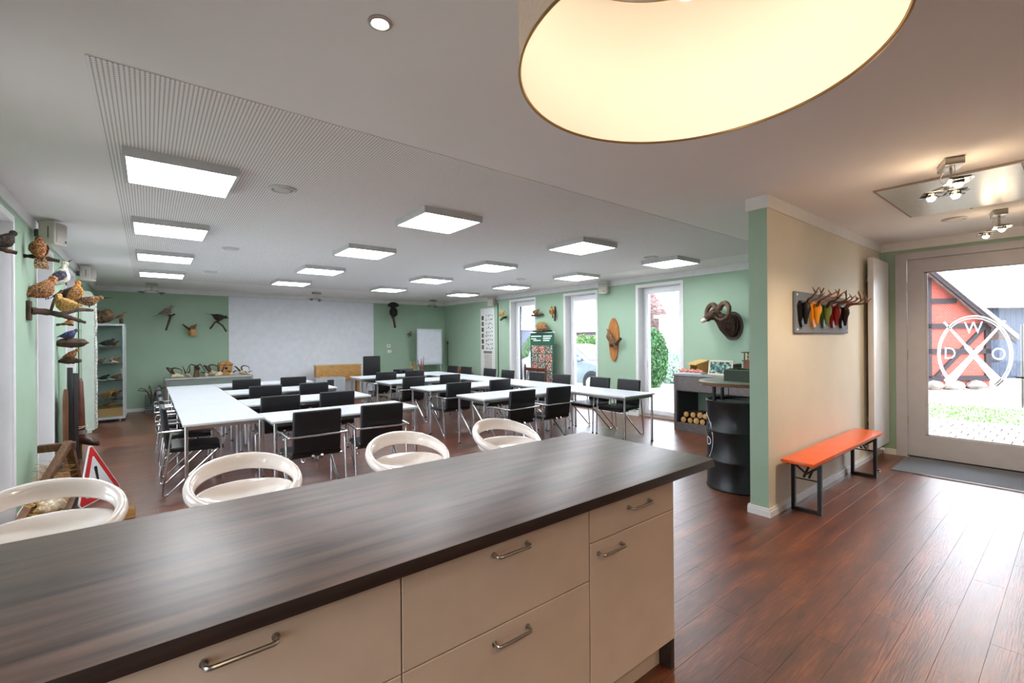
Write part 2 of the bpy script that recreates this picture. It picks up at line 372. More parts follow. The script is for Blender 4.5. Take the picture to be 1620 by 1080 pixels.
def plank(mb, x0, x1, y0, y1):
    e = .0004; z0, z1 = -.008, 0
    x0 += GAP/2; x1 -= GAP/2; y0 += GAP/2; y1 -= GAP/2
    v = [(x0, y0, z0), (x1, y0, z0), (x1, y1, z0), (x0, y1, z0), (x0, y0, z1-e), (x1, y0, z1-e), (x1, y1, z1-e), (x0, y1, z1-e), (x0+e, y0+e, z1), (x1-e, y0+e, z1), (x1-e, y1-e, z1), (x0+e, y1-e, z1)]
    return mb.add(v, [(0, 3, 2, 1), (0, 1, 5, 4), (1, 2, 6, 5), (2, 3, 7, 6), (3, 0, 4, 7), (4, 5, 9, 8), (5, 6, 10, 9), (6, 7, 11, 10), (7, 4, 8, 11), (8, 9, 10, 11)])
fullm = plank(MB(), 0, PL, 0, PW).mesh('plank', FLOORM, 0)
for i, c in enumerate(cells):
    if i < 300:
        if abs(c[1]-c[0]-PL) < 1e-4 and abs(c[3]-c[2]-PW) < 1e-4:
            o = bpy.data.objects.new('plank', fullm); COL.objects.link(o); o.location = (c[0], c[2], 0); o.parent = floor
        else:
            o = plank(MB(), 0, c[1]-c[0], 0, c[3]-c[2]).build('plank', FLOORM, floor, smooth=0); o.location = (c[0], c[2], 0)
    else: plank(rest, *c)
tag(rest.build('planks', FLOORM, floor, smooth=0), kind='stuff')

# ---- windows: floor-length, white frames, set deep in the wall
def window(n, ya, yb, side):
    s = 1 if side == 'r' else -1; xw = XR if s > 0 else XL
    w = thing('window_%d' % n, (xw, (ya+yb)/2, 0)); struct(w); h = (yb-ya)/2
    def b(mb, d0, d1, y0, y1, z0, z1):
        a, c = sorted((s*d0, s*d1)); mb.box(a, c, y0, y1, z0, z1); return mb
    mb = MB(); e = .006
    for y0, y1, z0, z1 in ((-h-.045, -h+e, 0, 2.5-e), (h-e, h+.045, 0, 2.5-e), (-h-.045, h+.045, 2.5-e, 2.545)): b(mb, -.012, 0, y0, y1, z0, z1)
    mb.build('casing', TRIM_WHITE, w, smooth=0)
    mb = MB()
    for y0, y1, z0, z1 in ((-h, -h+.012, 0, 2.488), (h-.012, h, 0, 2.488), (-h, h, 2.488, 2.5)): b(mb, .0, .17, y0, y1, z0, z1)
    mb.build('reveal', PAINT_WHITE, w, smooth=0)
    mb = MB(); f = .07
    for y0, y1, z0, z1 in ((-h, -h+f, .06, 2.5-f), (h-f, h, .06, 2.5-f), (-h, h, 2.5-f, 2.5), (-h, h, .0, .06)): b(mb, .17, .25, y0, y1, z0, z1)
    mb.build('window_frame', PVC, w, smooth=0)
    mb = MB(); i0 = h-.055; g = .075
    for y0, y1, z0, z1 in ((-i0, -i0+g, .055+g, 2.445-g), (i0-g, i0, .055+g, 2.445-g), (-i0, i0, 2.445-g, 2.445), (-i0, i0, .055, .055+g)): b(mb, .15, .215, y0, y1, z0, z1)
    sash = mb.build('sash', PVC, w, smooth=0)
    b(MB(), .18, .186, -i0+g-.005, i0-g+.005, .055+g-.005, 2.445-g+.005).build('pane', GLASSM, w, smooth=0)
    b(MB(), .0, .17, -h, h, 0, .03).build('threshold', mat('threshold_wood', (150, 128, 112), .5), w, smooth=0)
    mb = MB(); yh = (i0-g/2)
    b(mb, .138, .15, yh-.013, yh+.013, 1.0, 1.07); a, c = sorted((s*.11, s*.138)); mb.box(a, c, yh-.008, yh+.008, 1.03, 1.045); a, c = sorted((s*.105, s*.12)); mb.box(a, c, yh-.01, yh+.01, .93, 1.045)
    mb.build('handle', PVC, sash, smooth=0)
for i, (a, b_) in enumerate(WINL): window(i+1, a, b_, 'l')
for i, (a, b_) in enumerate(WINR): window(i+6, a, b_, 'r')

# ---- glazed entrance door
d = thing('door_1', (XR, 0, 0)); struct(d)
MB().box(-.012, 0, 1.38, 1.49, 0, 2.47).box(-.012, 0, .09, .20, 0, 2.47).box(-.012, 0, .09, 1.49, 2.47, 2.55).build('casing', DOOR_GREY, d, smooth=0)
MB().box(.0, .14, 1.385, 1.44, 0, 2.465).box(.0, .14, .14, .195, 0, 2.465).box(.0, .14, .14, 1.44, 2.465, 2.5).build('door_frame', DOOR_GREY, d, smooth=0)
leaf = MB().box(.02, .085, 1.215, 1.378, .02, 2.462).box(.02, .085, .202, .37, .02, 2.462).box(.02, .085, .37, 1.215, 2.30, 2.462).box(.02, .085, .37, 1.215, .02, .285).build('leaf', DOOR_GREY, d, smooth=0)
pane = MB().box(.05, .056, .365, 1.22, .28, 2.305).build('pane', GLASSM, d, smooth=0)
MB().box(.044, .05, 1.19, 1.216, .285, 2.30).box(.044, .05, .37, .385, .285, 2.30).box(.044, .05, .37, 1.216, 2.285, 2.30).box(.044, .05, .37, 1.216, .285, .30).build('glazing_bead', DOOR_GREY, leaf, smooth=0)
MB().box(-.005, .29, .195, 1.385, 0, .017).build('threshold', BLACKGAP, d, smooth=0)
for z in (.45, 1.28, 2.12): MB().cyl((.012, 1.382, z-.06), (.012, 1.382, z+.06), .009).box(0.005, .022, 1.37, 1.40, z-.045, z+.045).build('hinge', STEEL, leaf)
MB().cyl((.02, .33, 1.05), (-.03, .33, 1.05), .011).tube(bendpath([(-.03, .31, 1.05), (-.03, .46, 1.05)], .01), .009).rbox(.008, .02, .31, .35, .98, 1.12, .004).build('lever_handle', BLACK_METAL, leaf)
MB().tube(bendpath([(.09, .42, .72), (.12, .42, .72), (.12, .42, 1.62), (.09, .42, 1.62)], .02), .012).build('pull_bar', STEEL, leaf)
# emblem etched on the pane: double ring, crossed rifles, letters
em = MB(); cy, cz, ry, rz = .795, 1.295, .305, .445
for k in (1.0, .94):
    n = 64; w = .008 if k == 1 else .006; vs = []; fs = []
    for i in range(n):
        t = 2*PI*i/n
        for q in (-w, w):
            for x in (.0480, .0497): vs.append((x, cy+(ry*k+q)*math.cos(t), cz+(rz*k+q)*math.sin(t)))
    for i in range(n):
        a = i*4; b_ = ((i+1) % n)*4; fs += [(a, a+2, b_+2, b_), (a+1, b_+1, b_+3, a+3), (a, b_, b_+1, a+1), (a+2, a+3, b_+3, b_+2)]
    em.add(vs, fs)
em.build('emblem_ring', ETCH, pane, smooth=0)
def rifle(flip):
    pts = [(-.012, .47), (.012, .47), (.016, .12), (.028, .10), (.028, -.06), (.034, -.16), (.055, -.40), (.03, -.44), (-.045, -.42), (-.03, -.2), (-.024, -.06), (-.024, .10), (-.016, .12)]
    mb = MB().prism(pts, .0016, 'x', .0462 if flip else .0481); sg = -1 if flip else 1
    for v in mb.v:
        a, b_ = v.y*sg, v.z; t = math.radians(-34*sg)
        v.y, v.z = cy+(a*math.cos(t)-b_*math.sin(t))*.95, cz+(a*math.sin(t)+b_*math.cos(t))*.98
    return mb
rifle(False).build('emblem_rifle', ETCH, pane, smooth=0); rifle(True).build('emblem_rifle', ETCH, pane, smooth=0)
for ch, yy, zz, sx, sz in (('W', cy, cz+.30, .75, 1.0), ('O', cy-.20, cz, .75, 1.0), ('D', cy+.20, cz, .75, 1.0)):
    t = text_mesh(ch, .2, .0016)
    for v in t.v: v.x, v.y, v.z = .0489+v.z, yy-v.x*sx, zz+v.y*sz
    t.build('emblem_letter', ETCH, pane, smooth=0)

# ------------------------------------------------------------------ bar counter
wt = MB().rbox(XL+.02, 2.17, 1.13, 1.99, .87, .91, .003).build('worktop', COUNTER, label='long dark walnut bar worktop resting on the cream cabinets', cat='worktop')
wt.data.materials.append(COUNTER_EDGE)
for p in wt.data.polygons:
    if abs(p.normal.z) < .5: p.material_index = 1
def cabinet(x0, x1, fronts, label):
    t = thing('base_cabinet', ((x0+x1)/2, 1.45, 0), 0, label, 'cabinet', 'cream cabinets under the bar worktop')
    w = (x1-x0)/2
    MB().box(-w+.001, w-.001, -.278, .30, .15, .868).build('body', CREAM_LAC, t, smooth=0)
    MB().box(-w+.001, w-.001, -.22, .28, .0, .15).build('plinth', CREAM_LAC, t, smooth=0)
    for kind, z0, z1, hx, hz in fronts:
        f = MB().rbox(-w+.002, w-.002, -.30, -.28, z0+.002, z1-.002, .0015, 1).build(kind, CREAM_LAC, t, smooth=0)
        if hx is None: continue
        MB().tube(bendpath([(hx-.068, -.30, hz), (hx-.068, -.33, hz), (hx+.068, -.33, hz), (hx+.068, -.30, hz)], .018), .0055, 10).cyl((hx-.068, -.302, hz), (hx-.068, -.306, hz), .009).cyl((hx+.068, -.302, hz), (hx+.068, -.306, hz), .009).build('handle', STEEL, f)
two = [('drawer', .60, .866, 0, .83), ('drawer', .155, .60, 0, .555)]
cabinet(-.85, -.22, two, 'cream two-drawer base cabinet between the wall and another drawer unit')
cabinet(-.22, .53, two, 'cream two-drawer base cabinet between two other drawer units')
cabinet(.53, 1.28, two, 'cream two-drawer base cabinet beside the narrow door cabinet')
cabinet(1.28, 1.84, [('drawer', .735, .866, .02, .82), ('door', .155, .735, -.165, .69)], 'narrow cream base cabinet with one drawer above a door')
MB().rbox(1.842, 1.87, 1.17, 1.76, 0, .868, .002, 1).build('end_panel', COUNTER_EDGE, label='dark upright side panel closing the end of the bar', cat='panel')

# bar stools
def make_stool():
    t = thing('bar_stool', (0, 0, 0))
    n = 56; m = 12; vs = []; fs = []
    for i in range(n):
        a = 2*PI*i/n; k = (1+math.sin(a))/2          # 0 at the front, 1 at the back (+y)
        kk = k**1.15; R0 = .208+.014*kk; z = .795+.118*kk
        rw = .020+.004*kk; rh = .022+.018*kk; tilt = .30*kk
        for j in range(m):
            b_ = 2*PI*j/m; u = rw*math.cos(b_); w = rh*math.sin(b_)
            du = u*math.cos(tilt)+w*math.sin(tilt); dz = -u*math.sin(tilt)+w*math.cos(tilt)
            vs.append(((R0+du)*math.cos(a), (R0+du)*.95*math.sin(a), z+dz))
    for i in range(n):
        for j in range(m): fs.append((i*m+j, i*m+(j+1) % m, ((i+1) % n)*m+(j+1) % m, ((i+1) % n)*m+j))
    MB().add(vs, fs).build('back_ring', WHITE_PLASTIC, t, 60)
    MB().lathe([(0.0001, .785), (.08, .789), (.15, .805), (.180, .822), (.194, .824), (.203, .814), (.20, .80), (.18, .765), (.10, .735), (.045, .72), (.0001, .72)], 48).build('seat', WHITE_PLASTIC, t, 60)
    MB().cyl((0, 0, .02), (0, 0, .73), .028, 20).build('pole', CHROME, t)
    MB().lathe([(.0001, .0), (.205, .0), (.205, .008), (.15, .02), (.05, .035), (.03, .05), (.0001, .05)], 40).build('base', CHROME, t)
    MB().tube(arc((0, -.06, .32), .14, 0, 2*PI, 32)[:-1], .009, 8, closed=True).cyl((0, 0, .32), (0, .08, .32), .01).build('footrest', CHROME, t)
    return t
st0 = make_stool()
for i, (x, lb) in enumerate(((-.30, 'white glossy bar stool with open ring back beside the coaster stack'), (.345, 'white glossy ring-back bar stool, second from the left wall'),
                             (1.15, 'white glossy ring-back bar stool, third from the left wall'), (1.86, 'white glossy ring-back bar stool nearest the free end of the bar'))):
    s = st0 if i == 0 else copy_tree(st0); s.location = (x, 2.38, 0); s.rotation_euler.z = (.12, 0, -.05, .05)[i]
    tag(s, lb, 'bar stool', 'white bar stools along the counter')

# stack of coasters in a clear holder
t = thing('coaster_holder', (-.46, 1.87, .91), 0, 'clear holder for beer coasters on the bar worktop', 'holder')
MB().lathe([(.052, 0), (.052, .006), (.0001, .006)], 32).build('base', VGLASS, t)
MB().lathe([(.058, .002), (.060, .002), (.060, .085), (.058, .085), (.058, .002)], 32).build('clear_wall', VGLASS, t)
cm = [mat('coaster_board_%d' % i, c, .9, nscale=40, col2=c2) for i, (c, c2) in enumerate((((214, 196, 160), (150, 110, 70)), ((150, 104, 62), (226, 214, 190)), ((96, 72, 56), (200, 180, 150))))]
for i in range(10):
    MB().lathe([(.0001, 0), (.05, 0), (.05, .006), (.0001, .006)], 28).build('coaster', cm[i % 3], label='round cardboard beer coaster stacked in the clear holder', cat='coaster', group='beer coasters stacked in the clear holder').location = (-.46+random.uniform(-.002, .002), 1.87+random.uniform(-.002, .002), .9165+i*.0064)

# ------------------------------------------------------------------ tables and chairs
TZ = .705
def make_table():
    t = thing('table', (0, 0, 0))
    MB().rbox(-.798, .798, -.348, .348, TZ-.022, TZ, .002, 1).build('tabletop', TABLE_WHITE, t, smooth=0)
    MB().box(-.775, .775, -.325, -.305, TZ-.058, TZ-.022).box(-.775, .775, .305, .325, TZ-.058, TZ-.022).box(-.775, -.755, -.325, .325, TZ-.058, TZ-.022).box(.755, .775, -.325, .325, TZ-.058, TZ-.022).build('apron', STEEL, t, smooth=0)
    for sx in (-1, 1):
        for sy in (-1, 1):
            l = MB().cyl((sx*.765, sy*.318, .012), (sx*.765, sy*.318, TZ-.023), .017, 14).build('leg', CHROME, t)
            MB().cyl((sx*.765, sy*.318, 0), (sx*.765, sy*.318, .014), .02, 12).build('foot_cap', BLACK_METAL, l)
    return t
tb0 = make_table(); used = [False]
def table(x, y, rz, label, group):
    t = copy_tree(tb0) if used[0] else tb0; used[0] = True
    t.location = (x, y, 0); t.rotation_euler.z = rz; return tag(t, label, 'table', group)
ordn = ['first', 'second', 'third', 'fourth']
ROWS = [5.0, 6.5, 8.03, 9.5]
for i, y in enumerate(ROWS):
    table(1.75, y+.35, 0, 'white rectangular table in the vitrine-side block, %s row from the bar' % ordn[i], 'row tables of the vitrine-side block')
    table(4.30, y+.35, 0, 'white rectangular table in the window-side block, %s row from the bar' % ordn[i], 'row tables of the window-side block')
for i in range(3): table(.60, 5.38+.8+1.602*i, PI/2, 'white table in the lengthwise line by the vitrine wall, %s from the bar' % ordn[i], 'lengthwise tables by the vitrine wall')
for i in range(4): table(5.455, 3.92+.8+1.602*i, PI/2, 'white table in the lengthwise line along the windows, %s from the bar' % ordn[i], 'lengthwise tables along the windows')

def make_chair():
    t = thing('conference_chair', (0, 0, 0))
    mb = MB().rbox(-.225, .225, -.21, .25, .415, .465, .018, 3)
    for v in mb.v:
        if v.y > .15: v.z -= (v.y-.15)*.25
        v.z += -.012*(1-(v.x/.225)**2)*(1 if v.z > .44 else 0)
    mb.build('seat', BLACKLEATHER, t, 50)
    mb = MB().rbox(-.215, .215, -.025, .025, 0, .40, .018, 3)
    for v in mb.v:
        z = v.z; v.z = .46+z*.985; v.y += -.205-z*.10-.02*(1-(v.x/.215)**2)
    bk = mb.build('backrest', BLACKLEATHER, t, 50)
    for s in (-1, 1):
        l = MB().tube([(s*.265, .235, .006), (s*.265, .225, .30), (s*.265, .215, .53)], .011).build('leg', CHROME, t)
        MB().cyl((s*.265, .235, 0), (s*.265, .235, .02), .014, 10).build('glide', BLACK_METAL, l)
        MB().tube(smoothpath([(s*.265, .215, .53), (s*.265, .19, .585), (s*.265, .12, .62), (s*.265, 0, .628), (s*.265, -.20, .628), (s*.263, -.262, .628)], 4), .011).build('armrest', CHROME, t)
        MB().tube(bendpath([(s*.265, -.19, .622), (s*.262, -.26, .012), (s*.235, -.22, .012), (s*.225, .20, .405)], .03), .010).build('leg', CHROME, t)
    MB().tube(bendpath([(-.263, -.262, .628), (-.263, -.29, .628), (0, -.295, .628), (.263, -.29, .628), (.263, -.262, .628)], .02), .010).build('back_bar', CHROME, t)
    MB().cyl((-.265, .12, .405), (.265, .12, .405), .009, 8).cyl((-.25, -.15, .405), (.25, -.15, .405), .009, 8).build('seat_rail', CHROME, t)
    for s in (-1, 1): MB().cyl((s*.04, -.235, .43), (s*.04, -.20, .40), .012, 10).build('back_fixing', CHROME, bk)
    return t
ch0 = make_chair(); cused = [False]
def chair(x, y, rz, label, group):
    t = copy_tree(ch0) if cused[0] else ch0; cused[0] = True
    t.location = (x, y, 0); t.rotation_euler.z = rz; return tag(t, label, 'chair', group)
XS = {'v': [(1.24, 1.90), (1.245, 1.91), (1.355, 2.02), (1.32, 2.08)], 'w': [(3.74, 4.405), (3.735, 4.515), (3.72, 4.48), (3.855, 4.495)]}
for i, y in enumerate(ROWS):
    yy = y-.27+(0, .0, -.02, 0)[i]
    for blk, nm in (('v', 'vitrine-side'), ('w', 'window-side')):
        for j, side in enumerate(('by the lengthwise table', 'by the aisle') if blk == 'v' else ('by the aisle', 'by the lengthwise table')):
            chair(XS[blk][i][j], yy, random.uniform(-.06, .06)-(.06 if i == 0 and blk == 'v' else 0), 'black padded armchair, %s block, %s row from the bar, %s' % (nm, ordn[i], side), 'chairs of the %s rows' % nm)
for i, y in enumerate((5.80, 6.60, 7.42, 8.18)):
    chair(.355, y, -PI/2+random.uniform(-.05, .05), 'black padded armchair on the vitrine-wall side of the lengthwise tables, %s from the bar' % ordn[i], 'chairs along the vitrine-wall tables')
RY = [4.55, 5.15, 6.06, 6.75, 7.70, 8.35, 9.33, 9.95]
o8 = ordn+['fifth', 'sixth', 'seventh', 'eighth']
for i, y in enumerate(RY):
    chair(5.78, y, PI/2+random.uniform(-.06, .06), 'black padded armchair on the window side of the lengthwise tables, %s from the bar' % o8[i], 'chairs along the window tables')
# speaker's chair with a higher back on castors behind the far row
t = thing('office_chair', (4.57, 11.35, 0), PI+.05, 'black high-backed swivel chair standing before the projection wall', 'chair')
MB().rbox(-.24, .24, -.24, .24, .45, .52, .025, 3).build('seat', BLACKLEATHER, t)
MB().rbox(-.23, .23, -.27, -.21, .55, 1.10, .025, 3).build('backrest', BLACKLEATHER, t)
MB().cyl((0, 0, .10), (0, 0, .45), .025).build('gas_lift', BLACK_METAL, t)
MB().rbox(-.03, .03, -.26, -.05, .42, .46, .008).rbox(-.03, .03, -.29, -.265, .42, .8, .008).build('back_bracket', BLACK_METAL, t)
for k in range(5):
    a = 2*PI*k/5; l = MB().tube([(0, 0, .10), (.27*math.cos(a), .27*math.sin(a), .06)], [.022, .014]).build('leg', BLACK_METAL, t)
    MB().ell((.27*math.cos(a), .27*math.sin(a), .028), .022, .022, .028).build('castor', BLACK_METAL, l)

# ------------------------------------------------------------------ ceiling lights
def make_panel():
    t = thing('ceiling_panel_light', (0, 0, 0)); w = .31; h = .058; e = .018
    MB().box(-w, w, -w, -w+e, -h, 0).box(-w, w, w-e, w, -h, 0).box(-w, -w+e, -w+e, w-e, -h, 0).box(w-e, w, -w+e, w-e, -h, 0).build('frame', mat('panel_frame', (196, 198, 200), .45), t, smooth=0)
    MB().box(-w+e, w-e, -w+e, w-e, -h+.004, -h+.010).build('diffuser', PANEL_EMIT, t, smooth=0)
    return t
p0 = make_panel(); first = True
for i, x in enumerate((.19, 2.23, 4.28, 6.26)):
    for j, y in enumerate((3.94, 5.90, 7.86, 9.85)):
        p = p0 if first else copy_tree(p0); first = False; p.location = (x, y, C-.004)
        tag(p, 'square white LED ceiling panel, %s, %s from the bar' % (('column along the vitrine wall', 'second column from the vitrine wall', 'second column from the windows', 'column along the windows')[i], ordn[j]), 'ceiling light', 'LED panels on the perforated ceiling')

# drum pendant above the bar
SHADE_OUT = mat('linen_shade_outside', (196, 172, 150), .9, col2=(186, 160, 138), nscale=60, stretch=(1, 1, 6))
def shade_mat():
    m = bpy.data.materials.new('cream_shade_inside'); m.use_nodes = True; t = m.node_tree; b = t.nodes['Principled BSDF']
    b.inputs['Base Color'].default_value = srgb(250, 244, 230); b.inputs['Roughness'].default_value = .6
    n = t.nodes.new('ShaderNodeTexNoise'); n.inputs['Scale'].default_value = 50; bp = t.nodes.new('ShaderNodeBump'); bp.inputs['Strength'].default_value = .05
    t.links.new(n.outputs['Fac'], bp.inputs['Height']); t.links.new(bp.outputs[0], b.inputs['Normal']); return m
t = thing('drum_pendant', (.995, .572, C), 0, 'large drum pendant lamp with linen shade and glowing cream inside', 'pendant lamp')
zb, zt, R = 2.13-C, 2.58-C, .40
MB().lathe([(R, zb), (R, zt), (R-.002, zt), (R-.002, zb), (R, zb)], 96).build('shade', SHADE_OUT, t, 60)
MB().lathe([(R-.003, zb+.002), (R-.003, zt-.002), (R-.005, zt-.002), (R-.005, zb+.002), (R-.003, zb+.002)], 96).build('shade_lining', shade_mat(), t, 60)
BRASS = mat('brass_rim', (178, 140, 84), .35, 1)
MB().tube(arc((0, 0, zb), R-.001, 0, 2*PI, 96)[:-1], .0035, 8, closed=True).build('rim', BRASS, t)
MB().tube(arc((0, 0, zt), R-.001, 0, 2*PI, 96)[:-1], .0035, 8, closed=True).build('rim', BRASS, t)
MB().lathe([(.0001, -.03), (.06, -.03), (.065, -.02), (.065, 0), (.0001, 0)], 24).build('canopy', TRIM_WHITE, t)
MB().cyl((0, 0, -.03), (0, 0, -.28), .004, 8).build('cord', TRIM_WHITE, t)
mb = MB()
for k in range(3): a = 2*PI*k/3; mb.cyl((0, 0, zt+.02), (R*math.cos(a), R*math.sin(a), zt), .003, 6)
mb.build('spider', STEEL, t)
MB().cyl((0, 0, -.28), (0, 0, -.22), .022, 16).build('socket', TRIM_WHITE, t)
MB().ell((0, 0, -.34), .045, .045, .062, 16, 10).build('bulb', BULB, t)
def point(name, loc, col, w, r, parent=None, spot=None, rot=None):
    l = bpy.data.lights.new(name, 'SPOT' if spot else 'POINT'); l.energy = w; l.color = col; l.shadow_soft_size = r
    if spot: l.spot_size = spot; l.spot_blend = .8
    o = bpy.data.objects.new(name, l); COL.objects.link(o); o.location = loc
    if rot: o.rotation_euler = rot
    if parent: o.parent = parent
    return o
point('pendant_glow', (0, 0, -.42), (1, .83, .66), 1.2, .05, t)

# recessed downlights (one lit) and round ceiling vents / speakers
def downlight(x, y, label, lit, power=10):
    t = thing('downlight', (x, y, C), 0, label, 'downlight')
    MB().lathe([(.045, 0), (.045, -.004), (.032, -.008), (.028, 0), (.045, 0)], 28).build('ring', STEEL if lit else TRIM_WHITE, t)
    MB().lathe([(.0001, -.001), (.028, -.001), (.028, -.004), (.0001, -.004)], 20).build('lamp', HALO if lit else TRIM_WHITE, t)
    if lit: point('downlight_beam', (0, 0, -.03), (1, .80, .56), power, .03, t, math.radians(110))
downlight(.69, 1.65, 'small lit recessed halogen downlight in the ceiling before the bar', True)
for kx, kl in ((.0, 'by the vitrine wall'), (1.5, 'in the middle'), (3.0, 'towards the entrance')): downlight(kx, -.9, 'small lit halogen downlight over the kitchen side, '+kl, True, 30)
def vent(x, y, r, label, glow=False):
    t = thing('ceiling_vent', (x, y, C-(.004 if y > 2.6 and x < 6.65 else 0)), 0, label, 'ceiling vent', 'round ceiling vents')
    MB().lathe([(r, 0), (r, -.008), (r*.86, -.016), (r*.74, -.012), (r*.72, 0), (r, 0)], 36).build('ring', mat('vent_white', (200, 200, 198), .5), t)
    MB().lathe([(.0001, -.004), (r*.66, -.004), (r*.60, -.014), (.0001, -.018)], 36).build('disc', mat('vent_white', (200, 200, 198), .5), t)
for x, y, lb in ((.83, 3.91, 'first from the bar in the vitrine-side line'), (.83, 6.8, 'second from the bar in the vitrine-side line'), (.83, 9.25, 'third from the bar in the vitrine-side line'),
                 (5.76, 3.94, 'first from the bar in the window-side line'), (5.76, 6.92, 'second from the bar in the window-side line'), (5.85, 9.5, 'third from the bar in the window-side line')):
    vent(x, y, .10, 'round white ceiling vent, '+lb)
vent(6.42, .81, .10, 'round white ceiling vent beside the attic hatch')
# spotlight fixtures
def spot_fixture(x, y, rz, label, n, lit=True, power=20):
    t = thing('spotlight_fixture', (x, y, C), rz, label, 'spotlight', 'halogen spotlight fixtures')
    MB().rbox(-.10, .10, -.05, .05, -.05, 0, .004).build('ceiling_box', STEEL, t)
    MB().cyl((0, 0, -.05), (0, 0, -.15), .008).rbox(-.12, .12, -.012, .012, -.165, -.145, .003).build('stem', STEEL, t)
    MB().tube([(-.08, 0, -.05), (-.10, 0, -.15)], .002, 6).tube(smoothpath([(.08, .02, -.05), (.12, .03, -.1), (.06, 0, -.15)], 4), .002, 6).build('wire', STEEL, t)
    for k in range(n):
        sx = (-.16, .16, .16, -.16)[k]; sy = (.0, .07, -.06, .06)[k]
        h = MB().tube([(0, 0, -.155), (sx*.75, sy, -.16)], .006, 8).rbox(sx-.065, sx+.065, sy-.05, sy+.05, -.172, -.166, .003).build('lamp_arm', STEEL, t)
        MB().lathe([(.018, -.165), (.032, -.19), (.034, -.2), (.030, -.2), (.016, -.168)], 20, (sx, sy, 0)).build('reflector', CHROME, h)
        MB().ell((sx, sy, -.204), .024, .024, .02, 12, 8).build('capsule', HALO if lit else GLASSM, h)
        MB().rbox(sx-.07, sx+.07, sy-.06, sy+.06, -.186, -.182, .001).build('glass_plate', VGLASS, h)
    if lit: point('halogen_glow', (0, 0, -.235), (1, .78, .54), power, .06, t, math.radians(150)); point('halogen_spill', (0, 0, -.26), (1, .72, .45), power*.06, .12, t)
spot_fixture(4.30, .56, .35, 'chrome halogen spotlight cluster beneath the attic hatch edge', 3, True, 40)
spot_fixture(6.39, .50, .2, 'chrome halogen spotlight fixture nearest the glazed door', 2, True, 22)
spot_fixture(.06, 11.82, 0, 'unlit chrome spotlight fixture above the glass vitrine', 2, False)
spot_fixture(3.24, 11.75, .5, 'unlit chrome spotlight fixture before the projection wall', 2, False)
spot_fixture(6.6, 12.0, .3, 'unlit chrome spotlight fixture above the flip chart', 2, False)
# attic hatch
t = thing('attic_hatch', (5.3, .66, C), 0, 'glossy white attic hatch with thin frame in the ceiling', 'hatch')
MB().box(-.65, .65, -.42, .41, -.012, 0).build('frame', mat('hatch_frame', (150, 132, 116), .4), t, smooth=0)
MB().box(-.63, .63, -.40, .39, -.016, -.012).build('panel', mat('hatch_gloss', (206, 214, 210), .28), t, smooth=0)
MB().cyl((.655, -.02, 0), (.655, -.02, -.022), .010).build('latch', STEEL, t)

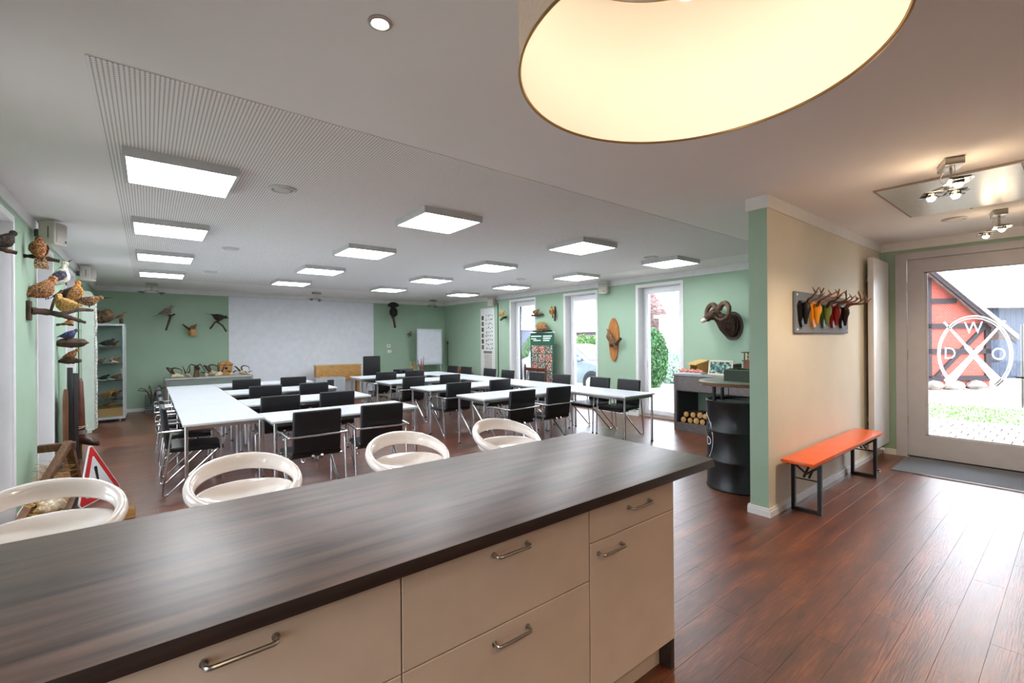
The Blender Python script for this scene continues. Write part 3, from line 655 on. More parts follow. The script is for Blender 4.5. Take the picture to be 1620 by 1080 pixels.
# ------------------------------------------------------------------ birds and mounted animals
def bird(name, loc, rz, L, pitch, mats, label, group=None, neck=(0, 0), beak=BEAK, beaklen=.09, tail=(.34, .09), fan=False, legs=True, perch=None, plump=1, cat='mounted bird', eyes=True):
    """L: body length without tail; local +x is forward; pitch lifts the breast"""
    t = thing(name, loc, rz, label, cat, group); nx, nzz = neck
    body_m, wing_m, tail_m = mats
    S = Matrix.Rotation(-pitch, 4, 'Y') @ Matrix.Scale(L, 4); p = plump
    hx, hz = .36+nx, .17+nzz; hq = 1+(p-1)*.7
    secs = [(-.46, 0, .01, .015, .012), (-.40, 0, .01, .06*p, .045*p), (-.26, 0, 0, .125*p, .115*p), (-.08, 0, -.015, .165*p, .165*p), (.08, 0, -.01, .165*p, .17*p), (.19, 0, .03, .135*p, .145*p),
            (.27+nx*.4, 0, .08+nzz*.45, .10*hq, .105*hq), (.31+nx*.8, 0, .13+nzz*.8, .082*hq, .087*hq), (hx, 0, hz, .09*hq, .09*hq), (hx+.05*hq, 0, hz+.005, .083*hq, .083*hq), (hx+.09*hq, 0, hz-.005, .052*hq, .052*hq), (hx+.11*hq, 0, hz-.01, .02, .02)]
    MB().loft(secs, 16).xf(S).build('body', body_m, t, 80)
    for s in (-1, 1):
        w = MB().loft([(.20, s*.125*p, .03, .012, .03), (.12, s*.155*p, .02, .025, .095*p), (-.05, s*.165*p, .03, .028, .115*p), (-.25, s*.13*p, .05, .022, .085), (-.42, s*.07, .05, .014, .045), (-.55, s*.03, .04, .006, .015)], 12).xf(S)
        w.build('wing', wing_m, t, 80)
        if eyes: MB().ell((hx+.03*hq, s*.080*hq, hz+.02), .016, .012, .016, 8, 6).xf(S).build('eye', EYE, t, 80)
    tl, tw = tail
    if fan:
        mb = MB(); n = 12; vs = [(-.38, 0, .05)]; vs2 = []
        pts = [(-.34-tl*math.cos((i/n-.5)*2.1)*.35, math.sin((i/n-.5)*2.1)*tl, .05+tl*math.cos((i/n-.5)*2.1)) for i in range(n+1)]
        V = [(-.36, 0, .03), (-.34, 0, .03)]
        for q in pts: V += [(q[0]-.008, q[1], q[2]), (q[0]+.008, q[1], q[2])]
        F = []
        for i in range(n): a, b_ = 2+2*i, 4+2*i; F += [(0, a, b_), (1, b_+1, a+1), (a, a+1, b_+1, b_)]
        F += [(0, 1, 3, 2), (0, 2+2*n, 3+2*n, 1)]
        mb.add(V, F).xf(S).build('tail', tail_m, t, 30)
    else:
        MB().loft([(-.34, 0, .02, .06, .03), (-.45, 0, .015, tw*.8, .016), (-.45-tl*.6, 0, .0, tw, .012), (-.45-tl, 0, -.01, tw*.92, .006)], 10).xf(S).build('tail', tail_m, t, 80)
    MB().loft([(hx+.085*hq, 0, hz-.005, .03, .03), (hx+.10*hq+beaklen*.5, 0, hz-.012, .018, .018), (hx+.10*hq+beaklen, 0, hz-.03, .004, .004)], 8).xf(S).build('beak', beak, t, 60)
    if legs:
        fz = -.30*L
        for s in (-1, 1):
            h = S @ Vector((-.02, s*.06, -.14*p))
            MB().tube([h, (h.x+.01*L, h.y, fz+.01*L)], [.022*L, .012*L], 8).build('leg', beak, t)
    if perch: perch(t, L)
    return t
G_BROWN = (mottled('brown_feathers', (70, 48, 34), (132, 92, 60), (196, 160, 116)), mottled('brown_wing', (58, 42, 32), (104, 74, 50), (160, 124, 88)), mottled('brown_tail', (52, 38, 30), (110, 84, 58), (176, 148, 112)))
G_RUST = (mottled('rust_feathers', (92, 52, 34), (170, 104, 62), (214, 168, 116)), mottled('rust_wing', (72, 50, 38), (140, 92, 58), (188, 140, 96)), mottled('rust_tail', (64, 48, 36), (130, 100, 70), (186, 156, 116)))
G_WHITE = (mottled('white_feathers', (176, 166, 140), (226, 222, 212), (244, 242, 236), 30), mottled('slate_wing', (40, 40, 58), (66, 64, 84), (110, 108, 120)), mottled('slate_tail', (60, 56, 60), (110, 106, 108), (180, 176, 170)))
G_TAN = (mottled('tan_feathers', (150, 110, 52), (196, 156, 88), (220, 186, 124)), mottled('tan_wing', (130, 92, 44), (176, 134, 72), (206, 168, 104)), mottled('tan_tail', (110, 78, 40), (160, 118, 64), (196, 160, 104)))
G_DARK = (mottled('dark_feathers', (18, 17, 18), (36, 32, 30), (66, 54, 46)), mottled('dark_wing', (22, 20, 20), (48, 38, 32), (84, 66, 52)), mottled('dark_tail', (16, 15, 16), (34, 30, 28), (64, 54, 46)))
G_GREY = (mottled('grey_feathers', (84, 78, 72), (140, 132, 120), (206, 198, 184)), mottled('grey_wing', (66, 62, 60), (112, 102, 92), (160, 148, 130)), mottled('grey_tail', (60, 54, 50), (104, 94, 84), (160, 146, 126)))
G_BLUE = (mottled('blue_feathers', (36, 40, 66), (60, 64, 100), (120, 112, 110)), mottled('blue_wing', (26, 30, 58), (46, 52, 96), (90, 96, 130)), mottled('blue_tail', (30, 30, 48), (60, 58, 78), (110, 104, 104)))
G_GOLD = (mottled('gold_feathers', (120, 72, 24), (190, 124, 52), (222, 176, 96)), mottled('gold_wing', (84, 56, 30), (140, 96, 52), (190, 150, 96)), mottled('gold_tail', (70, 50, 32), (120, 90, 56), (176, 140, 96)))
def log_perch(a, b_, r):
    def f(t, L): 
        P = smoothpath([a, tuple((Vector(a)+Vector(b_))/2+Vector((0, .01, .012))), b_], 4)
        MB().tube(P, [r*(1+.25*math.sin(i*2.3)) for i in range(len(P))], 9).build('perch', BARK, t)
    return f
# --- birds by the first windows of the vitrine wall
LW = 'birds on the long branch'
bird('mounted_kestrel', (-.775, 5.92, 2.36), 2.0, .235, 1.2, G_RUST, 'small rusty hawk perched on a stub branch below the near loudspeaker', None, tail=(.42, .22), plump=1.5, neck=(-.08, -.02),
     perch=log_perch((.05, .12, -.08), (.03, -.15, -.09), .018))
br = thing('branch_mount', (-.87, 6.04, 1.80), 0, 'thick wall-mounted branch carrying several stuffed birds', 'branch')
MB().rbox(0, .03, -.05, .05, -.09, .09, .008).build('wall_plate', BARK, br)
P = smoothpath([(.02, 0, .0), (.14, .13, -.01), (.26, .27, -.05), (.36, .38, -.09)], 5)
MB().tube(P, [.034-.02*i/len(P)+.004*math.sin(i*2.1) for i in range(len(P))], 10).build('limb', BARK, br)
P = smoothpath([(.20, .20, -.02), (.30, .45, .04), (.40, .62, .05)], 5)
MB().tube(P, [.024-.01*i/len(P) for i in range(len(P))], 10).build('limb', BARK, br)
P = smoothpath([(.14, .13, 0), (.16, .24, .14), (.2, .30, .22)], 4)
MB().tube(P, .013, 8).build('twig', BARK, br)
bird('mounted_partridge', (-.775, 6.13, 2.005), .55, .31, .55, G_RUST, 'plump rusty speckled partridge on the branch beside the wall plate', LW, tail=(.22, .13), plump=1.4)
bird('mounted_gull', (-.68, 6.35, 2.16), .15, .29, .85, G_WHITE, 'white-breasted bird with dark wing and raised head atop the branch', LW, neck=(.02, .04), beaklen=.16, plump=1.35)
bird('mounted_quail', (-.625, 6.12, 1.87), 2.7, .25, .15, G_TAN, 'round tan quail seen from behind, sitting low on the branch', LW, neck=(-.16, .10), plump=1.55, tail=(.12, .1))
bird('mounted_finch', (-.575, 6.42, 2.01), .3, .25, 1.0, G_GOLD, 'orange-headed speckled bird perched upright towards the branch tip', LW, tail=(.3, .1), plump=1.3)
bird('mounted_woodcock', (-.64, 6.60, 2.02), .4, .25, .4, G_DARK, 'dark grey bird hidden behind the orange-headed one', LW, plump=1.3)
bird('mounted_snipe', (-.49, 6.60, 1.945), -.15, .24, .1, G_BROWN, 'long-billed brown snipe on the outer limb of the branch', LW, beaklen=.34, neck=(.02, -.06), plump=1.25)
bird('mounted_jay', (-.76, 7.80, 1.60), .3, .20, .3, G_BLUE, 'dark blue jay on a short bark bracket between the windows', None, perch=lambda t, L: MB().ell((.02, 0, -.10), .15, .07, .055, 14, 8, .2).build('perch', BARK, t, 40), tail=(.45, .1), plump=1.4)
bird('mounted_wren', (-.75, 7.90, 1.355), -.2, .17, .4, G_RUST, 'small rusty wren on bark just below the blue jay', None, perch=lambda t, L: MB().ell((-.02, 0, -.075), .11, .06, .04, 14, 8, .2).build('perch', BARK, t, 40), tail=(.3, .09), plump=1.5)
bird('mounted_robin', (-.74, 7.65, 1.76), .0, .13, .5, G_GOLD, 'tiny reddish songbird on a stub above the blue jay', None, perch=log_perch((-.12, 0, -.045), (.03, .01, -.045), .014), plump=1.4)
bird('mounted_blackbird', (-.745, 4.46, 2.18), .9, .20, .4, G_DARK, 'black songbird with yellow beak by the first window', None, beak=BEAKY, perch=log_perch((-.10, .04, -.07), (.06, -.02, -.07), .014), plump=1.3, beaklen=.14)
# --- birds on the far wall
bird('mounted_hawk', (.33, 12.56, 2.18), .15, .31, .45, G_GREY, 'grey hawk on a forked branch on the green wall, above the antler table', None, tail=(.5, .12), plump=1.5, perch=lambda t, L: (MB().tube(smoothpath([(.05, .2, -.06), (.06, .05, -.11), (.02, 0, -.25), (-.03, -.02, -.42)], 4), [.022]*9+[.018]*4, 9).build('perch', BARK, t), MB().tube([(.06, .02, -.10), (.13, -.03, -.06)], .018, 8).build('perch', BARK, t)))
bird('mounted_duckling', (.80, 12.62, 1.84), .5, .18, .3, G_BROWN, 'small brown bird on a square nest bracket between hawk and raven', None, plump=1.5, perch=lambda t, L: (MB().rbox(-.06, .07, -.02, .10, -.19, -.06, .02).build('nest_box', PINE, t), MB().tube([(.02, .05, -.12), (.10, .19, -.12)], .015, 8).build('wall_peg', BARK, t), MB().tube([(-.04, .05, -.06), (-.17, .1, .06)], [.025, .012], 8).build('perch', BARK, t)))
bird('mounted_raven', (1.29, 12.58, 2.07), -.25, .32, -.35, G_DARK, 'black raven with drooping tail on twigs beside the white projection field', None, tail=(.45, .11), beaklen=.16, plump=1.5, perch=lambda t, L: (MB().tube([(.0, .2, -.05), (-.08, 0, -.12), (-.17, -.04, -.27)], .02, 8).build('perch', BARK, t), MB().tube([(-.04, .02, -.10), (.08, 0, -.2), (.15, -.03, -.33)], .02, 8).build('perch', BARK, t)))
bird('mounted_capercaillie', (5.54, 12.42, 2.30), -1.9, .46, -.75, G_DARK, 'large dark grouse with fanned tail above the thermostat', None, tail=(.42, .1), fan=True, neck=(.05, 0), plump=1.35, perch=lambda t, L: MB().tube(smoothpath([(-.41, 0, -.10), (-.02, 0, -.18), (.12, .03, -.42)], 4), .032, 9).build('perch', BARK, t))
bird('mounted_songbird', (6.17, 12.62, 1.71), -1.2, .15, 1.0, G_BROWN, 'small brown bird mounted on the far wall next to the flip chart', None, plump=1.5, perch=log_perch((-.15, .02, -.02), (.02, .0, -.08), .012), tail=(.5, .08))
# --- mounts on the window wall
bird('mounted_pheasant', (7.28, 9.55, 2.18), -1.55, .24, .2, G_TAN, 'tan bird with dark tail beside the picture chart', None, plump=1.5, perch=lambda t, L: MB().tube([(-.02, .17, -.08), (.0, .05, -.10), (.02, -.05, -.16)], .03, 8).build('perch', mottled('moss', (30, 44, 24), (54, 70, 34), (90, 100, 56), 30), t))
bird('mounted_thrush', (7.30, 8.22, 2.16), -1.55, .24, .05, G_BROWN, 'brown bird lying along a dark perch beside the window casing', None, plump=1.5, perch=lambda t, L: MB().tube([(-.18, .02, -.07), (0, .08, -.08), (.16, .1, -.06)], .022, 8).build('perch', BARK, t))
bird('mounted_woodpecker', (7.33, 7.70, 2.15), 1.2, .22, 1.1, G_GOLD, 'golden woodpecker clinging upright to the wall above the roller banner', None, plump=1.5, perch=lambda t, L: MB().tube([(.02, -.08, -.22), (.0, -.09, 0), (0, -.08, .12)], .02, 8).build('perch', BARK, t))
# hedgehog-like mount on a board above the banner
t = thing('mounted_hedgehog', (7.24, 7.98, 1.70), 0, 'round brown hedgehog mount on a small board above the banner', 'mounted animal')
MB().rbox(-.10, .20, -.17, .17, -.02, .02, .01).build('board', BARK, t)
MB().ell((.02, .0, .11), .12, .15, .11, 18, 10, .05).build('body', mottled('quills', (70, 48, 28), (150, 106, 58), (206, 164, 104), 90), t, 80)
MB().loft([(-.02, 0, 0, .05, .05), (.05, 0, -.01, .03, .03), (.09, 0, -.015, .008, .008)], 10).xf(Matrix.Translation((.0, -.14, .07)) @ Matrix.Rotation(-PI/2, 4, 'Z')).build('snout', mottled('snout_fur', (90, 64, 44), (120, 90, 62), (150, 120, 90)), t, 80)
# game bird on a slice of wood
t = thing('grouse_on_board', (XR-.002, 5.98, 1.49), PI/2, 'speckled grouse mounted on a long oval slice of pine', 'mounted bird')
P = [(math.cos(a)*.13*(1+.12*math.sin(3*a)), math.sin(a)*.44) for a in [2*PI*i/32 for i in range(32)]]
MB().prism(P, .035, 'y', 0).build('wood_slice', mat('split_pine', (186, 124, 62), .7, col2=(150, 92, 42), nscale=6, stretch=(10, 10, 1), bump=.3), t)
sb = bird('grouse', (0, 0, 0), 0, .36, .9, G_BROWN, None, None, tail=(.3, .13), legs=False, cat=None)
for k in list(sb.children): k.parent = t; k.location = (0, .14, .04)
bpy.data.objects.remove(sb)
MB().tube(smoothpath([(.05, .05, -.12), (-.10, .10, -.10), (-.26, .12, .02)], 4), [.035]*5+[.028]*4, 9).build('perch', BARK, t)
# ram head
FUR = mottled('ram_fur', (36, 24, 18), (62, 42, 30), (92, 64, 46), 40)
t = thing('ram_head_trophy', (XR-.001, 3.56, 1.76), 0, 'mouflon ram head with curled horns on an oval plaque', 'trophy')
P = [(math.cos(a)*.165, math.sin(a)*.235-.06) for a in [2*PI*i/36 for i in range(36)]]
MB().prism(P, .025, 'x', -.025).prism([(a*.75, b_*.75) for a, b_ in P], .08, 'x', -.105).build('plaque', mat('plaque_wood', (56, 36, 26), .4), t)
Mr = Matrix.Translation((-.085, 0, 0)) @ Matrix.Rotation(PI, 4, 'Z') @ Matrix.Rotation(-.50, 4, 'Z')
MB().loft([(.0, 0, -.06, .125, .19), (.08, 0, -.05, .12, .175), (.16, 0, .0, .10, .145), (.22, 0, .08, .085, .115), (.27, 0, .13, .08, .10), (.33, 0, .12, .072, .085), (.41, 0, .075, .052, .060), (.47, 0, .04, .042, .048), (.50, 0, .03, .025, .03)], 18).xf(Mr).build('head', FUR, t, 80)
MB().loft([(.445, 0, .05, .046, .05), (.49, 0, .03, .041, .044), (.515, 0, .022, .015, .02)], 12).xf(Mr).build('muzzle', mottled('pale_muzzle', (150, 132, 112), (196, 182, 164), (220, 210, 196), 40), t, 80)
for s in (-1, 1):
    P = []; rr = []
    for i in range(30):
        u = i/29; a = math.radians(165-350*u); R_ = .135*(1-.1*u)
        P.append((.22-.05*math.sin(u*PI)+.13*u, s*(.165+R_*math.cos(a)), .16+R_*math.sin(a))); rr.append(.045*(1-u**1.3*.85)*(1+.06*(i % 2)))
    MB().tube(P, rr, 12).xf(Mr).build('horn', HORN, t, 60)
    MB().loft([(0, 0, 0, .012, .02), (-.03, s*.05, -.01, .012, .03), (-.05, s*.09, -.02, .004, .006)], 8).xf(Mr @ Matrix.Translation((.27, s*.07, .11))).build('ear', FUR, t, 80)
    MB().ell((.335, s*.066, .145), .014, .01, .014, 8, 6).xf(Mr).build('eye', EYE, t, 80)

# ------------------------------------------------------------------ loudspeakers
def loudspeaker(loc, rz, label, w=.18, h=.22, dd=.135):
    t = thing('loudspeaker', loc, rz, label, 'loudspeaker', 'wall loudspeakers under the ceiling')
    o = MB().rbox(-w/2, w/2, -dd, 0, -h/2, h/2, .02, 3).build('cabinet', OFFWHITE, t)
    MB().rbox(-w/2+.015, w/2-.015, -dd-.006, -dd+.002, -h/2+.015, h/2-.015, .004, 1).build('grille', mat('grille_fabric', (190, 186, 176), .8, nscale=300, col2=(150, 146, 138), bump=.4, bscale=300), t)
    MB().rbox(w/2-.05, w/2-.03, -dd-.010, -dd-.004, -h/2+.03, -h/2+.05, .002, 1).build('badge', BLACK_METAL, t)
    MB().box(-w/2-.003, -w/2+.003, -dd*.62, -dd*.58, -h/4, h/4).box(w/2-.003, w/2+.003, -dd*.62, -dd*.58, -h/4, h/4).build('side_slot', BLACK_METAL, t, smooth=0)
    MB().rbox(-.025, .025, 0, .07, -.04, .04, .006).build('bracket', STEEL, t)
    MB().tube(smoothpath([(.01, .04, .03), (.05, .06, h/2-.04), (.02, .065, h/2+.02)], 5), .0035, 6).build('cable', BLACK_METAL, t)
loudspeaker((-.785, 6.30, 2.565), PI/2-.4, 'off-white loudspeaker on the vitrine wall above the stuffed hawk')
loudspeaker((-.785, 9.60, 2.565), PI/2-.35, 'off-white loudspeaker on the vitrine wall above the pale panel')
loudspeaker((7.36, 6.15, 2.54), -PI/2+.3, 'off-white loudspeaker above the oval grouse board on the window wall')
loudspeaker((7.36, 10.05, 2.54), -PI/2+.3, 'off-white loudspeaker above the picture chart')

# thin dark vertical strips on both long walls
for x0, x1, n in ((XL, XL+.012, 7), (XR-.012, XR, 8)): struct(MB().box(x0, x1, 9.92, 9.95, .07, 2.5).build('trim_%d' % n, mat('dark_green_strip', (38, 62, 46), .5), smooth=0))
# pale upright panel with birch edge next to the vitrine
t = thing('pale_panel', (-.865, 10.35, 0), 0, 'tall pale upright board with a birch bark edge beside the vitrine', 'board')
P = [(0, .04), (.155, .04), (.155, 2.24)]+[(.09+.065*math.cos(a), 2.24+.12*math.sin(a)) for a in [PI/2*i/6 for i in range(1, 7)]]+[(0, 2.36)]
MB().prism(P, .05, 'y', 0).build('board', mat('pale_board', (206, 216, 208), .6), t)
MB().box(.02, .12, -.05, .10, 0, .05).build('foot', mat('pale_board', (206, 216, 208), .6), t, smooth=0)
P = [(.17+.004*math.sin(i*1.3), .02, .06+i*.115) for i in range(20)]
MB().tube(P, [.022+.003*math.sin(i*2.2) for i in range(20)], 10).build('birch_pole', mottled('birch_bark', (60, 54, 52), (214, 210, 206), (232, 230, 228), 14, (3, 3, 8)), t)

# ------------------------------------------------------------------ glass vitrine with specimens
VX0, VX1, VY0, VY1, VH = -.85, -.37, 11.45, 12.15, 1.82
t = thing('glass_vitrine', ((VX0+VX1)/2, (VY0+VY1)/2, 0), 0, 'tall glass display vitrine with aluminium frame full of specimens', 'display cabinet')
wx, wy = (VX1-VX0)/2, (VY1-VY0)/2; ALU = mat('aluminium', (200, 206, 210), .35, .6)
for sx in (-1, 1):
    for sy in (-1, 1):
        MB().box(sx*wx-.015, sx*wx+.015, sy*wy-.015, sy*wy+.015, .06, VH).build('post', ALU, t, smooth=0)
        MB().cyl((sx*(wx-.06), sy*(wy-.06), 0), (sx*(wx-.06), sy*(wy-.06), .06), .02, 12).build('foot', ALU, t)
MB().box(-wx-.02, wx+.02, -wy-.02, wy+.02, .055, .10).build('base', ALU, t, smooth=0)
MB().box(-wx-.018, wx+.018, -wy-.018, wy+.018, VH, VH+.035).build('top', ALU, t, smooth=0)
MB().box(-wx+.02, wx-.02, wy-.022, wy-.016, .10, VH).build('back_panel', mat('vitrine_back', (176, 204, 192), .5), t, smooth=0)
SH = [.42, .78, 1.10, 1.42]
for z in SH: MB().box(-wx+.016, wx-.016, -wy+.016, wy-.03, z-.006, z).build('shelf', VGLASS, t, smooth=0)
for y0 in (-wy-.003, ): MB().box(-wx+.016, wx-.016, y0, y0+.005, .10, VH).build('front_pane', VGLASS, t, smooth=0)
for s in (-1, 1): MB().box(s*wx-.0025, s*wx+.0025, -wy+.016, wy-.016, .10, VH).build('side_pane', VGLASS, t, smooth=0)
MB().rbox(wx-.05, wx-.03, -wy-.02, -wy-.003, .9, 1.0, .004).build('lock', STEEL, t)
MB().box(VX0+.03, VX1-.03, VY0+.05, VY1-.06, .101, .25).build('cardboard_box', mat('tan_carton', (206, 168, 112), .8), label='flat tan box on the vitrine floor', cat='box', smooth=0)
GV = 'specimens on the vitrine shelves'; cx = (VX0+VX1)/2
def specimen(x, y, z, L, mats, lb, **k):
    L *= 1.05; k.setdefault('plump', 1.35); return bird('specimen_bird', (x, y, z+.30*L), random.uniform(-.4, .4), L, .2, mats, lb, GV, **k)
specimen(cx+.02, 11.65, .25, .19, G_BROWN, 'stuffed brown bird on the tan box in the vitrine', beaklen=.2)
specimen(cx-.02, 11.63, .42, .26, G_GOLD, 'large golden-brown stuffed bird on the lowest vitrine shelf', neck=(.08, .05), plump=1.2)
specimen(cx+.10, 11.85, .42, .22, G_BROWN, 'brown speckled stuffed bird at the back of the lowest vitrine shelf', plump=1.2)
specimen(cx-.05, 11.66, .78, .17, G_DARK, 'dark stuffed bird on the second vitrine shelf')
specimen(cx+.12, 11.75, .78, .18, G_BROWN, 'brown stuffed bird beside the white plate on the second vitrine shelf')
specimen(cx-.10, 11.70, 1.10, .16, G_BROWN, 'small brown stuffed bird on the third vitrine shelf')
specimen(cx+.10, 11.82, 1.10, .17, G_RUST, 'rusty stuffed bird on the third vitrine shelf')
specimen(cx+.0, 11.66, 1.42, .24, G_DARK, 'dark stuffed bird lying along the top vitrine shelf')
specimen(cx+.08, 11.9, 1.42, .18, G_BROWN, 'brown stuffed bird at the back of the top vitrine shelf')
MB().lathe([(.0001, 0), (.03, 0), (.06, .018), (.062, .022), (.0001, .010)], 24).build('plate', TRIM_WHITE, label='small white plate on the second vitrine shelf', cat='plate').location = (cx+.06, 11.56, .7815)
t = thing('small_skull', (cx+.06, 11.56, 1.10), 0, 'small white horned skull on the third vitrine shelf', 'skull')
MB().loft([(0, 0, .03, .028, .028), (.03, 0, .032, .03, .03), (.07, 0, .025, .02, .02), (.10, 0, .015, .01, .012)], 10).build('cranium', BONE, t)
for s in (-1, 1): MB().tube(smoothpath([(.02, s*.02, .05), (.0, s*.03, .10), (.03, s*.035, .14)], 4), [.009-.0007*i for i in range(9)], 8).build('horn', BONE, t)
MB().box(cx-.19, cx-.02, 11.5, 11.62, .781, .80).build('tray', TRIM_WHITE, label='flat white tray on the second vitrine shelf', cat='tray', smooth=0)
# driftwood mount with a bird on top of the vitrine
t = thing('driftwood_mount', (cx-.06, 11.75, VH+.035), 0, 'gnarled driftwood lump with roots on top of the vitrine', 'driftwood')
MB().ell((-.02, -.02, .135), .16, .22, .11, 26, 14, .14).build('stump', mat('driftwood', (140, 116, 86), .9, col2=(84, 64, 46), nscale=9, bump=.8, bscale=20), t, 50)
MB().ell((.06, -.1, .18), .10, .10, .10, 14, 8, .15).build('knot', mat('driftwood', (140, 116, 86), .9), t, 50)
MB().tube(smoothpath([(0, -.05, .15), (-.12, -.22, .24), (-.2, -.35, .26)], 4), [.045-.003*i for i in range(9)], 9).build('root', BARK, t)
bird('mounted_starling', (cx+.20, 11.70, VH+.035+.16), -.2, .19, .5, G_BROWN, 'slim brown bird with long beak beside the driftwood on the vitrine', None, beaklen=.3, perch=lambda t, L: MB().tube([(0, 0, -.145), (.0, 0, -.05)], .03, 10).build('perch', BARK, t))

# ------------------------------------------------------------------ things leaning on the vitrine wall
t = thing('wooden_ski_board', (-.80, 7.72, 0), 0, 'brown rounded wooden board leaning upright against the wall', 'board')
P = [(-.16, 0), (.12, 0), (.12, .78)]+[(-.02+.14*math.cos(a), .78+.16*math.sin(a)) for a in [PI*i/10 for i in range(1, 10)]]+[(-.16, .78)]
MB().prism(P, .022, 'x', 0).build('board', mat('chestnut_board', (142, 92, 58), .5, col2=(112, 70, 42), nscale=4, stretch=(4, 4, 1)), t)
MB().box(-.012, 0, -.14, .10, .2, .24).build('batten', BROWN, t, smooth=0)
for i, (y, x, h) in enumerate(((7.66, -.70, 1.13), (7.92, -.77, 1.19))):
    t = thing('notched_bar', (x, y, 0), .3, ('dark notched bar standing before the brown board' if i == 0 else 'taller dark notched bar with pale marks, standing by the window'), 'bar', 'dark notched bars leaning on the wall')
    MB().rbox(-.02, .02, -.045, .045, 0.02, h, .004).build('bar', mat('dark_bar', (38, 38, 42), .5), t)
    MB().box(-.024, .024, -.05, .05, 0, .05).build('shoe', BLACK_METAL, t, smooth=0)
    mb = MB()
    for k in range(7): mb.box(.0195, .0215, .02, .035, h-.40+k*.055, h-.385+k*.055)
    mb.build('scale_mark', SIGNWHITE, t, smooth=0)
t = thing('leather_quiver', (-.70, 8.12, .0), 0, 'brown leather boot-like holster hanging low, tied with pale cord', 'holster')
LEA = mat('brown_leather', (112, 60, 34), .4, col2=(74, 36, 22), nscale=6, bump=.2)
MB().loft([(0, 0, 0, .05, .05), (.1, 0, 0, .062, .055), (.3, .0, .0, .07, .05), (.5, .0, 0, .06, .045), (.72, 0, .0, .045, .035), (.78, 0, 0, .02, .02)], 14).xf(Matrix.Translation((0, 0, .26)) @ Matrix.Rotation(-PI/2, 4, 'Y')).build('shaft', LEA, t, 70)
MB().loft([(-.05, 0, 0, .05, .05), (.03, 0, -.02, .06, .06), (.12, 0, -.05, .055, .05), (.19, 0, -.08, .03, .03)], 12).xf(Matrix.Translation((.01, 0, .26)) @ Matrix.Rotation(-.4, 4, 'Z')).build('toe', mat('dark_leather', (64, 34, 24), .35), t, 70)
MB().tube(arc((0, 0, .42), .075, 0, 2*PI, 20)[:-1], .006, 6, closed=True).tube(smoothpath([(.07, 0, .42), (.0, -.1, .40), (-.12, -.14, .41)], 5), .005, 6).build('cord', mat('pale_cord', (206, 190, 160), .9), t)
MB().cyl((0, 0, .32), (0, 0, .37), .068, 16).build('band', STEEL, t)
MB().cyl((0, 0, 0), (0, 0, .26), .02, 10).build('stand', BROWN, t)
# wooden trough / trestle with straw and the warning sign
t = thing('wooden_trestle', (-.68, 5.75, 0), 0, 'low trestle of rough brown beams holding straw beside the warning sign', 'trestle')
def beam(a, b_, w, name='beam', m=BROWN):
    a, b_ = Vector(a), Vector(b_); d = b_-a; L = d.length
    M = Matrix.Translation(a) @ d.to_track_quat('X', 'Z').to_matrix().to_4x4()
    MB().rbox(0, L, -w/2, w/2, -w/2, w/2, .006).xf(M).build(name, m, t)
beam((-.14, -.50, .035), (.07, .40, .53), .06); beam((.07, .40, .53), (.12, .62, .035), .06)
beam((-.14, .40, .50), (.12, .40, .50), .07, 'top_rail'); beam((.12, -.48, .03), (.12, .60, .03), .05, 'bottom_rail')
beam((-.15, -.50, .03), (.14, -.50, .03), .05, 'bottom_rail'); beam((-.15, .30, .03), (.14, .30, .03), .05, 'bottom_rail')
MB().box(-.15, .10, -.48, .58, .056, .070).build('tray', PINE, t, smooth=0)
mb = MB()
for i in range(520):
    a = random.uniform(0, 6.28); q = random.uniform(0, 1); x = random.uniform(-.10, .06); y = random.uniform(-.40, .45); z = .08+max(0, (.20+y*.30)*random.random())
    l = random.uniform(.04, .10); dx, dy, dz = math.cos(a)*l, math.sin(a)*l, random.uniform(-.02, .04)
    p, e = Vector((x, y, z)), Vector((x+dx, y+dy, max(.075, z+dz))); mb.add([p, e, e+Vector((.004, .003, .003)), p+Vector((.004, .003, .003))], [(0, 1, 2, 3)])
tag(mb.build('straw', mat('straw', (206, 172, 104), .9, col2=(160, 122, 62)), t, smooth=0), kind='stuff')
t = thing('pelt', (-.64, 5.42, .075), .5, 'pale fur pelt lying on the trestle tray', 'pelt')
MB().ell((0, 0, .06), .08, .10, .06, 20, 10, .12).build('fur', mat('pale_fur', (204, 190, 166), .95, col2=(150, 128, 100), nscale=30, bump=.9, bscale=60), t, 60)
MB().loft([(0, 0, .03, .02, .02), (.06, .03, .03, .02, .018), (.10, .06, .02, .006, .006)], 8).build('tail', mat('pale_fur', (204, 190, 166), .95), t, 60)
t = thing('loose_beam', (-.15, 5.35, 0), 0, 'short brown squared beam lying on the floor before the warning sign', 'beam')
MB().rbox(-.035, .035, -.28, .28, 0, .09, .006).xf(Matrix.Rotation(.08, 4, 'Z')).build('beam', BROWN, t)
MB().rbox(-.033, .033, -.285, -.279, .003, .087, .002, 1).xf(Matrix.Rotation(.08, 4, 'Z')).build('sawn_end', PINE, t)
